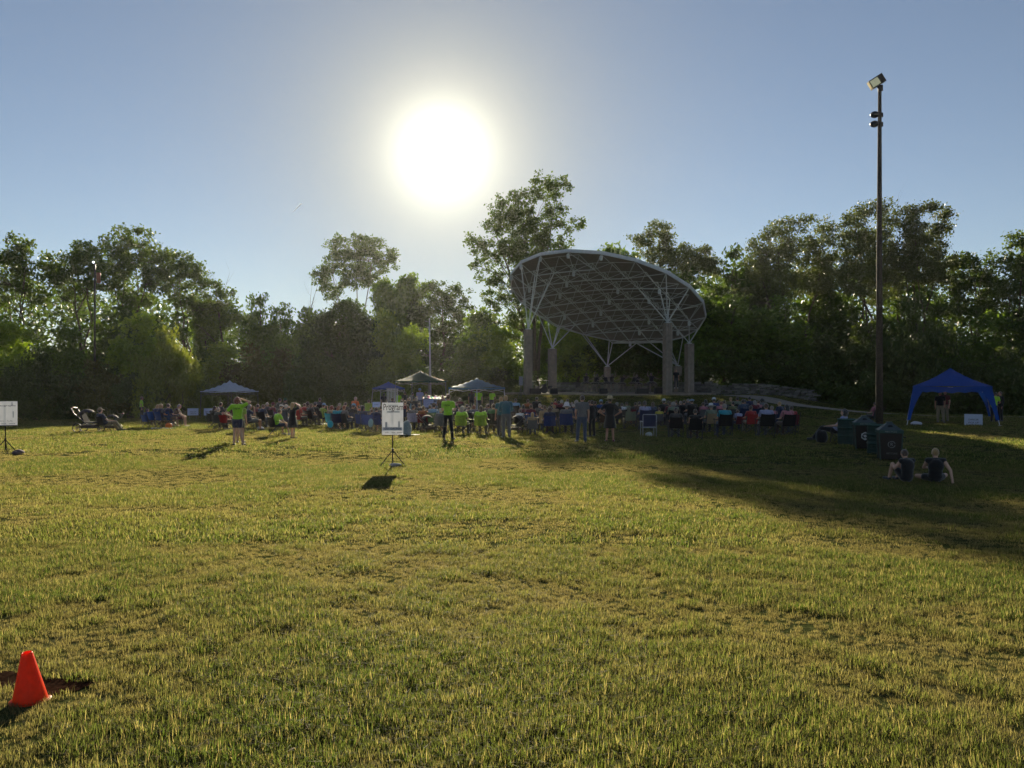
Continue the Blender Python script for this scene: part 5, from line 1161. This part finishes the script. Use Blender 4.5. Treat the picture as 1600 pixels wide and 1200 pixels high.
tripod_sign(8, 22.5, 33, 627, 664.5, [
  ('Autographs', .0, .82, .10, .86, (.05, .07, .16), ''), (None, -.30, .90, .10, .05, BAR, 'printed_band'), (None, .28, .88, .14, .05, BAR, 'printed_band'), (None, -.3, .4, .26, .045, BAR, 'printed_band'), (None, .33, .45, .26, .045, BAR, 'printed_band'),
  ('Join', -.2, .18, .09, .3, (.25, .27, .33), ''), ('Us', .2, .18, .09, .2, (.25, .27, .33), ''), ('visit', -.05, .07, .08, .2, (.06, .10, .25), ''), ('store', .28, .07, .08, .26, (.06, .10, .25), '')], 'white poster on black tripod cut off by the left edge', rz=.42, legs=(-.3, math.pi + .2, math.pi / 2))
def yard_sign(px, D, wpx, y0, y1, lines, label, rz=0, colr=(.60, .66, .80)):
    x, y = at(px, D); z = g1z(x, y); W = wpx / F * D; zt = CZ + (600 - y0) / F * D - z; zb = CZ + (600 - y1) / F * D - z; H = zt - zb
    t = thing('yard_sign', label, 'sign', (x, y, z), rz); ob('board', G().box((0, 0, (zt + zb) / 2), (W, .015, H)).mesh('board', BOARD), t, color=colr)
    for s in (-1, 1): ob('stake', G().tube((s * W * .3, .012, -.05), (s * W * .3, .012, zb + H * .3), .008, n=6).mesh('stake', PAINT), t, color=(.3, .3, .3))
    for k, s in enumerate(lines): text(t, s, (0, -.011, zb + H * (.50 - .27 * k)), H * .22, (.02, .03, .08), w=W * .55)
yard_sign(1521, 41.5, 25, 647, 664.5, ('DANCER', 'PICK UP'), 'pale blue DANCER PICK UP sign under the blue canopy', rz=-.45)
yard_sign(301.5, 55, 16, 638, 649, ('SIGN UP', 'CHECK IN'), 'small white sign left of its twin near the white canopy', rz=.35)
yard_sign(326, 54, 14, 638, 649, ('CHECK IN',), 'small white sign right of its twin, beside the seated children', rz=.35)
yard_sign(588, 55, 12, 628, 636.5, ('TICKETS',), 'small pale blue sign hanging left above the program poster', colr=(.40, .5, .72))
# banner table
x, y = at(679.5, 52); z = g1z(x, y); t = thing('banner_table', 'long table with white printed banner and dark blue cloth', 'table', (x, y, z)); W = 37 / F * 52
zt = CZ + (600 - 622.5) / F * 52 - z; zb = CZ + (600 - 636.5) / F * 52 - z
ob('tabletop', G().box((0, .35, zt), (W, .7, .03)).mesh('tabletop', PLASTIC), t, color=C['navy']); ob('cloth', G().box((0, .0, (zt + .12) / 2), (W, .012, zt - .12)).mesh('cloth', CLOTH), t, color=C['navy'])
bn = ob('banner', G().box((0, -.02, (zt - .05 + zb) / 2), (W * .97, .008, zt - .05 - zb)).mesh('banner', BOARD), t, color=(.40, .50, .80)); bh = zt - .05 - zb
ob('logo', G().box((.05 * W, -.027, zb + bh * .78), (W * .2, .003, bh * .30)).mesh('logo', PRINT), t, color=(.06, .07, .16)); ob('logo', G().box((-.15 * W, -.027, zb + bh * .40), (W * .075, .003, bh * .2)).mesh('logo', PRINT), t, color=(.02, .03, .12))
ob('logo', G().ball((.17 * W, -.027, zb + bh * .22), (.05, .004, .035), n=10, m=6).mesh('logo', PRINT), t, color=(.02, .03, .08)); ob('logo', G().path([(-.33 * W, -.026, zb + bh * .25), (-.30 * W, -.026, zb + bh * .4), (-.26 * W, -.026, zb + bh * .5)], .008).mesh('logo', PRINT), t, color=(.12, .16, .35))
text(t, 'Dance Center', (-.27 * W, -.027, zb + bh * .80), bh * .14, (.2, .25, .42), w=W * .3); text(t, 'Studio', (.30 * W, -.027, zb + bh * .76), bh * .14, (.2, .25, .42), w=W * .22); text(t, 'Thank You', (.10 * W, -.027, zb + bh * .46), bh * .13, (.1, .12, .25), w=W * .22)
for s in (-1, 1):
    for yy in (.05, .65): ob('leg', G().tube((s * W * .46, yy, -.1), (s * W * .46, yy, zt), .018).mesh('leg', PAINT), t, color=C['dgrey'])
r9 = np.random.default_rng(9)
for k in range(7):
    wx = -.42 * W + .14 * W * k; h_ = r9.uniform(.06, .16)
    tt = thing('display_box', ('leftmost', 'second', 'third', 'fourth', 'fifth', 'sixth', 'rightmost')[k] + ' small box laid out on the banner table', 'box', (x + wx, y + .3, z + zt + .016), r9.uniform(-.3, .3), 'small boxes on the banner table', me=G().box((0, 0, h_ / 2), (.14, .12, h_)).mesh('box', PLASTIC), color=(r9.uniform(.05, .5), r9.uniform(.05, .4), r9.uniform(.05, .45)))
# striped drape behind the poster
x, y = at(613, 57); z = g1z(x, y); t = thing('striped_screen', 'white and dark vertically striped screen under the navy canopy', 'screen', (x, y, z)); h_ = CZ + (600 - 606) / F * 57 - z
for k in range(8): ob('slat', G().box(((k - 3.5) * .105, 0, h_ * .52), (.052, .03, h_ * .9)).mesh('slat', PLASTIC) if k == 0 else bpy.data.meshes['slat'], t, ((k) * .105 if k else 0, 0, 0), color=(.60, .58, .56))
ob('rail', G().box((0, .02, h_ * .97), (.9, .03, .04)).box((0, .02, .1), (.9, .03, .04)).mesh('rail', PLASTIC), t, color=(.3, .3, .3))

# ------------------------------------------------------------------ bins
def bin_cart(px, D, label, logo, rz, wpx=34, hs=1.0):
    x, y = at(px, D); z = g1z(x, y); t = thing('recycling_bin', label, 'bin', (x, y, z), rz); w = .31; h = .80 * hs
    poly = lambda s, zz: [(-s, -s, zz), (s, -s, zz), (s, s, zz), (-s, s, zz)]
    g = G(); g.add(poly(w * .86, .03) + poly(w, h), [(3,2,1,0),(0,1,5,4),(1,2,6,5),(2,3,7,6),(3,0,4,7)]); ob('body', g.mesh('body', PLASTIC), t, color=(.022, .016, .014))
    for sx, sy in ((-1, -1), (1, -1), (1, 1), (-1, 1)): ob('corner_post', G().tube((sx * w * .87, sy * w * .87, .0), (sx * w * 1.0, sy * w * 1.0, h), .018, n=6).mesh('corner post', PLASTIC), t, color=(.05, .08, .07))
    ob('rim', G().box((0, 0, h + .03), (w * 2.16, w * 2.16, .09)).mesh('rim', PLASTIC), t, color=(.03, .07, .06))
    s = w * 1.0; lid = G(); lid.add(poly(s, h + .076) + poly(.07, h + .27), [(0,1,5,4),(1,2,6,5),(2,3,7,6),(3,0,4,7),(4,5,6,7)]); ld_ = ob('lid', lid.mesh('lid', PLASTIC), t, color=(.055, .075, .08))
    ob('lid_cap', G().box((0, 0, h + .285), (.16, .16, .03)).mesh('lid cap', PLASTIC), ld_, color=(.08, .1, .1))
    sl_ = math.atan2(.194, s - .07)
    for k in range(4):
        M = Matrix.Rotation(k * math.pi / 2, 4, 'Z') @ Matrix.Translation((0, -s * .58, h + .175)) @ Matrix.Rotation(sl_, 4, 'X'); m = G().prism([(-.07, -.035), (.07, -.035), (.045, .045), (-.045, .045)], .004, .012, M)
        ob('opening', m.mesh('opening', PLASTIC), ld_, color=(.004, .004, .004))
        M2 = Matrix.Rotation(k * math.pi / 2, 3, 'Z')
    ob('handle', G().path([(w * .95, .12, h * .86), (w * 1.0 + .1, .12, h * .82), (w * 1.0 + .1, -.12, h * .82), (w * .95, -.12, h * .86)], .016).mesh('handle', PLASTIC, True), t, color=C['black'])
    fz = h * .55; fy = -(w * .935) - .006; tilt = math.atan2(w * .14, h)
    if logo == 'arrows':
        ob('emblem', G().prism([(.135 * math.cos(a), .135 * math.sin(a)) for a in np.linspace(0, math.tau, 6, endpoint=False) + .5], 0, .004, Matrix.Translation((0, fy - .002, fz)) @ Matrix.Rotation(R(90) + tilt, 4, 'X')).mesh('emblem', PRINT), t, color=(.50, .52, .54))
        for k in range(3):
            M = Matrix.Translation((0, fy - .008, fz)) @ Matrix.Rotation(R(90) + tilt, 4, 'X') @ Matrix.Rotation(k * math.tau / 3, 4, 'Z')
            ob('arrow', G().prism([(-.07, .045), (-.03, .085), (.02, .085), (.02, .105), (.065, .06), (.02, .02), (.02, .045), (-.01, .045), (-.04, .02)], 0, .003, M).mesh('arrow', PRINT), t, color=(.02, .025, .03))
    else:
        g = G(); M = Matrix.Translation((.02, fy - .004, fz + .02)) @ Matrix.Rotation(R(90) + tilt, 4, 'X'); n = 28
        vs = [M @ Vector((q * math.cos(math.tau * k / n), q * math.sin(math.tau * k / n), 0)) for q in (.085, .10) for k in range(n)]; ob('emblem', g.add(vs, [(k, (k + 1) % n, n + (k + 1) % n, n + k) for k in range(n) if k % 9]).mesh('emblem', PRINT), t, color=(.30, .31, .32))
        text(t, 'R', (.02, fy - .006, fz + .02), .13, (.3, .31, .32), (R(90) + tilt, 0, 0)); text(t, 'RECYCLING', (.03, fy + .01, fz - .24), .07, (.20, .2, .2), (R(90) + tilt, 0, 0), w=.28)
    text(t, 'RECYCLE', (0, -w * 1.08 - .004, h + .03), .06, (.3, .32, .33), w=.3)
bin_cart(1350, 26.2, 'square recycling bin with white recycling arrows emblem', 'arrows', -.30)
bin_cart(1389.5, 23.3, 'nearest square recycling bin with round emblem and lettering', 'ring', -.30)
def barrel(px, D, label):
    x, y = at(px, D); z = g1z(x, y); t = thing('trash_barrel', label, 'barrel', (x, y, z)); r_ = .30; h = .88; pr = [(0, .0), (r_, .0)]
    for k in range(1, 40): zz = h * k / 40; pr.append((r_ + (.014 if abs(zz - h * .36) < .03 or abs(zz - h * .68) < .03 else 0) + .003 * math.sin(k * 1.3), zz))
    pr += [(r_ + .012, h), (r_ - .012, h), (r_ - .02, h - .25), (0, h - .26)]
    ob('drum', G().lathe(pr, n=28).mesh('drum', PAINT, True), t, color=(.014, .036, .032)); 
    for zz in (.36, .68): ob('hoop', G().lathe([(r_ + .012, h * zz - .015), (r_ + .022, h * zz), (r_ + .012, h * zz + .015)], n=28).mesh('hoop', PAINT), t, color=(.03, .07, .06))
    ob('rim', G().lathe([(r_ - .005, h - .01), (r_ + .02, h - .01), (r_ + .02, h + .02), (r_ - .005, h + .02), (r_ - .005, h - .01)], n=28).mesh('rim', PAINT), t, color=(.05, .11, .10))
barrel(1323, 28.2, 'dark green ribbed barrel, leftmost of the bins'); barrel(1371, 24.8, 'dark green ribbed barrel behind the nearest recycling bin')

# ------------------------------------------------------------------ cone
x, y = at(47, 4.42); z = g1z(x, y)
t = thing('traffic_cone', 'small orange traffic cone standing in the grass', 'traffic cone', (x, y, z - .012), scale=.92)
ORANGE = mat('cone plastic', .38, (.95, .075, .014), var=.08, scale=25, bump=.04, transl=.42, spec=.2)
ob('cone_shell', G().lathe([(.098, .0), (.094, .02), (.030, .297), (.026, .302), (.022, .298), (.085, .02)], n=40).mesh('cone shell', ORANGE, True), t, rot=(.02, -.05, 0))
ob('base', G().lathe([(.0, .0), (.115, .0), (.118, .008), (.11, .016), (.08, .02)], n=40).mesh('base', ORANGE, True), t)
# sandbags, rocks, bags
def lump(name, label, cat, px, D, s, colr, m=STONE, seed=1, dz=0):
    g = G().ball((0, 0, s[2] * .75), s, n=16, m=10); g.v = [tuple(Vector(v) * (1 + .16 * mnoise.noise(Vector(v) * 5 + Vector((seed, 0, 0))))) for v in g.v]; x, y = at(px, D)
    return thing(name, label, cat, (x, y, g1z(x, y) + dz), 0, me=g.mesh(name, m, True), color=colr)
lump('sandbag', 'grey sandbag weighing down the program poster tripod', 'bag', 618, 19.9, (.16, .1, .07), (.35, .33, .33), CLOTH, 1)
lump('rock', 'flat pale topped rock by the left edge tripod', 'rock', 28, 22.5, (.17, .16, .08), (.14, .10, .10), STONE, 2)
lump('plastic_bag', 'white plastic bag under the navy lawn chair', 'bag', 1014, 34.5, (.15, .12, .11), (.55, .6, .6), CLOTH, 3)
lump('backpack', 'black backpack lying left of the lounging person', 'bag', 1284, 29.2, (.22, .15, .28), (.01, .01, .012), CLOTH, 4)
lump('backpack', 'pale blue rounded bag leaning beside the program poster', 'bag', 634, 33.5, (.27, .15, .36), (.22, .28, .30), CLOTH, 5)
lump('white_bag', 'white bag dropped inside the blue canopy left leg', 'bag', 1432, 43, (.32, .2, .12), (.5, .52, .6), CLOTH, 6)
lump('plastic_bag', 'pale blue bag hanging on the chairs left of the poster', 'bag', 579, 35.2, (.12, .1, .18), (.35, .5, .55), CLOTH, 7, .35)
lump('bag', 'turquoise bag hanging low on the turquoise chair', 'bag', 516, 39, (.15, .12, .17), (.02, .45, .6), CLOTH, 8, .2)
lump('orange_ball', 'orange ball under the blue chairs at left', 'ball', 264, 40.2, (.17, .17, .17), (.62, .13, .01), PLASTIC, 0)
lump('bag', 'small white bag beside the reclining person at left', 'bag', 407, 38.5, (.17, .12, .12), (.6, .62, .7), CLOTH, 9)
def blanket(px, D, w_, d_, colr, label):
    x, y = at(px, D); vs = []; n = 12
    for j in range(n + 1):
        for i in range(n + 1): a, b = x + w_ * (i / n - .5), y + d_ * (j / n - .5); vs.append((a - x, b - y, g1z(a, b) + .05 + .012 * math.sin(i * 1.7 + j)))
    thing('blanket', label, 'blanket', (x, y, 0), me=G().add(vs, [(j * (n + 1) + i, j * (n + 1) + i + 1, (j + 1) * (n + 1) + i + 1, (j + 1) * (n + 1) + i) for j in range(n) for i in range(n)]).mesh('blanket', CLOTH, True), color=colr)
blanket(253, 40, 1.1, .9, (.12, .2, .35), 'blue picnic blanket under the blue chairs at left'); blanket(640, 33.2, .8, .5, (.6, .55, .5), 'cream blanket on the grass right of the poster'); blanket(515, 45, 1.6, 1.0, (.55, .58, .6), 'pale blanket on the grass left of the turquoise chair')
# stroller wagons
def stroller(px, D, label, rz, sc_=1, colr=(.03, .03, .04)):
    x, y = at(px, D); z = g1z(x, y); t = thing('stroller', label, 'stroller', (x, y, z), rz, scale=sc_)
    for k, (wx, wy, r_) in enumerate(((-.42, -.26, .20), (-.42, .26, .20), (.45, 0, .16))):
        g = G(); n = 20; 
        for q in range(n): a0, a1 = math.tau * q / n, math.tau * (q + 1) / n; g.tube((wx + (r_ - .02) * math.cos(a0), wy, r_ + (r_ - .02) * math.sin(a0)), (wx + (r_ - .02) * math.cos(a1), wy, r_ + (r_ - .02) * math.sin(a1)), .022, n=6, caps=False)
        wl = ob('wheel', g.mesh('wheel', PLASTIC, True), t, color=(.02, .018, .018)); g = G().tube((wx, wy - .03, r_), (wx, wy + .03, r_), .035)
        for q in range(6): a = q * math.tau / 6; g.tube((wx, wy, r_), (wx + (r_ - .03) * math.cos(a), wy, r_ + (r_ - .03) * math.sin(a)), .007, n=4)
        ob('spokes', g.mesh('spokes', PAINT), wl, color=(.3, .2, .18))
    for s in (-.24, .24):
        ob('side_frame', G().path([(-.42, s, .2), (-.1, s, .42), (.45, s * .1, .16)], .016).path([(-.1, s, .42), (-.55, s, .80), (-.68, s, 1.02)], .016).mesh('side frame', PAINT, True), t, color=(.12, .12, .13))
    ob('handle', G().path([(-.68, -.24, 1.02), (-.74, 0, 1.05), (-.68, .24, 1.02)], .022).mesh('handle', PLASTIC, True), t, color=(.3, .1, .08))
    ob('seat', G().box((.02, 0, .42), (.42, .44, .05)).box((-.24, 0, .62), (.06, .44, .42), M=Matrix.Rotation(-.4, 3, 'Y')).mesh('seat', FABRIC), t, color=colr)
    n = 8; vs = []; 
    for j in range(n + 1):
        a = math.pi * (.15 + .6 * j / n)
        for i in range(n + 1): b = -1 + 2 * i / n; vs.append((-.22 - .38 * math.cos(a) * math.sqrt(max(.25, 1 - .5 * b * b)) + .1, b * .26, .62 + .36 * math.sin(a) * math.sqrt(max(.3, 1 - .4 * b * b))))
    ob('hood', G().add(vs, [(j * (n + 1) + i, j * (n + 1) + i + 1, (j + 1) * (n + 1) + i + 1, (j + 1) * (n + 1) + i) for j in range(n) for i in range(n)]).mesh('hood', FABRIC, True), t, color=(.05, .05, .06))
    ob('basket', G().box((.0, 0, .25), (.55, .36, .14)).mesh('basket', FABRIC), t, color=(.07, .05, .05))
stroller(141, 36.2, 'dark stroller with raised handle beside the seated person in tan cap', 0, 1.08); stroller(172, 37.4, 'second dark stroller right of the seated person in tan cap', math.pi + .2, .8, (.07, .09, .07))
stroller(671, 37.5, 'dark stroller left of the folded arms volunteer', .4, .85)
stroller(806, 36.5, 'dark stroller hung with white bags right of the teal pair', 2.6, .85)
# contrail: a thin line of cloud far off
A, B = P3(458, 331, 2500), P3(471, 318, 2500)
thing('contrail', 'short white contrail in the sky left of the sun', 'contrail', A, me=G().tube((0, 0, 0), B - A, .6, 1.6, n=8).mesh('contrail', mat('vapour', 1, (.9, .9, .9), emit=(.9, .9, .95, .15)), True))
print('SCRIPT tris', sum(len(o.data.polygons) for o in col.objects if o.type == 'MESH'), 'objs', len(col.objects))
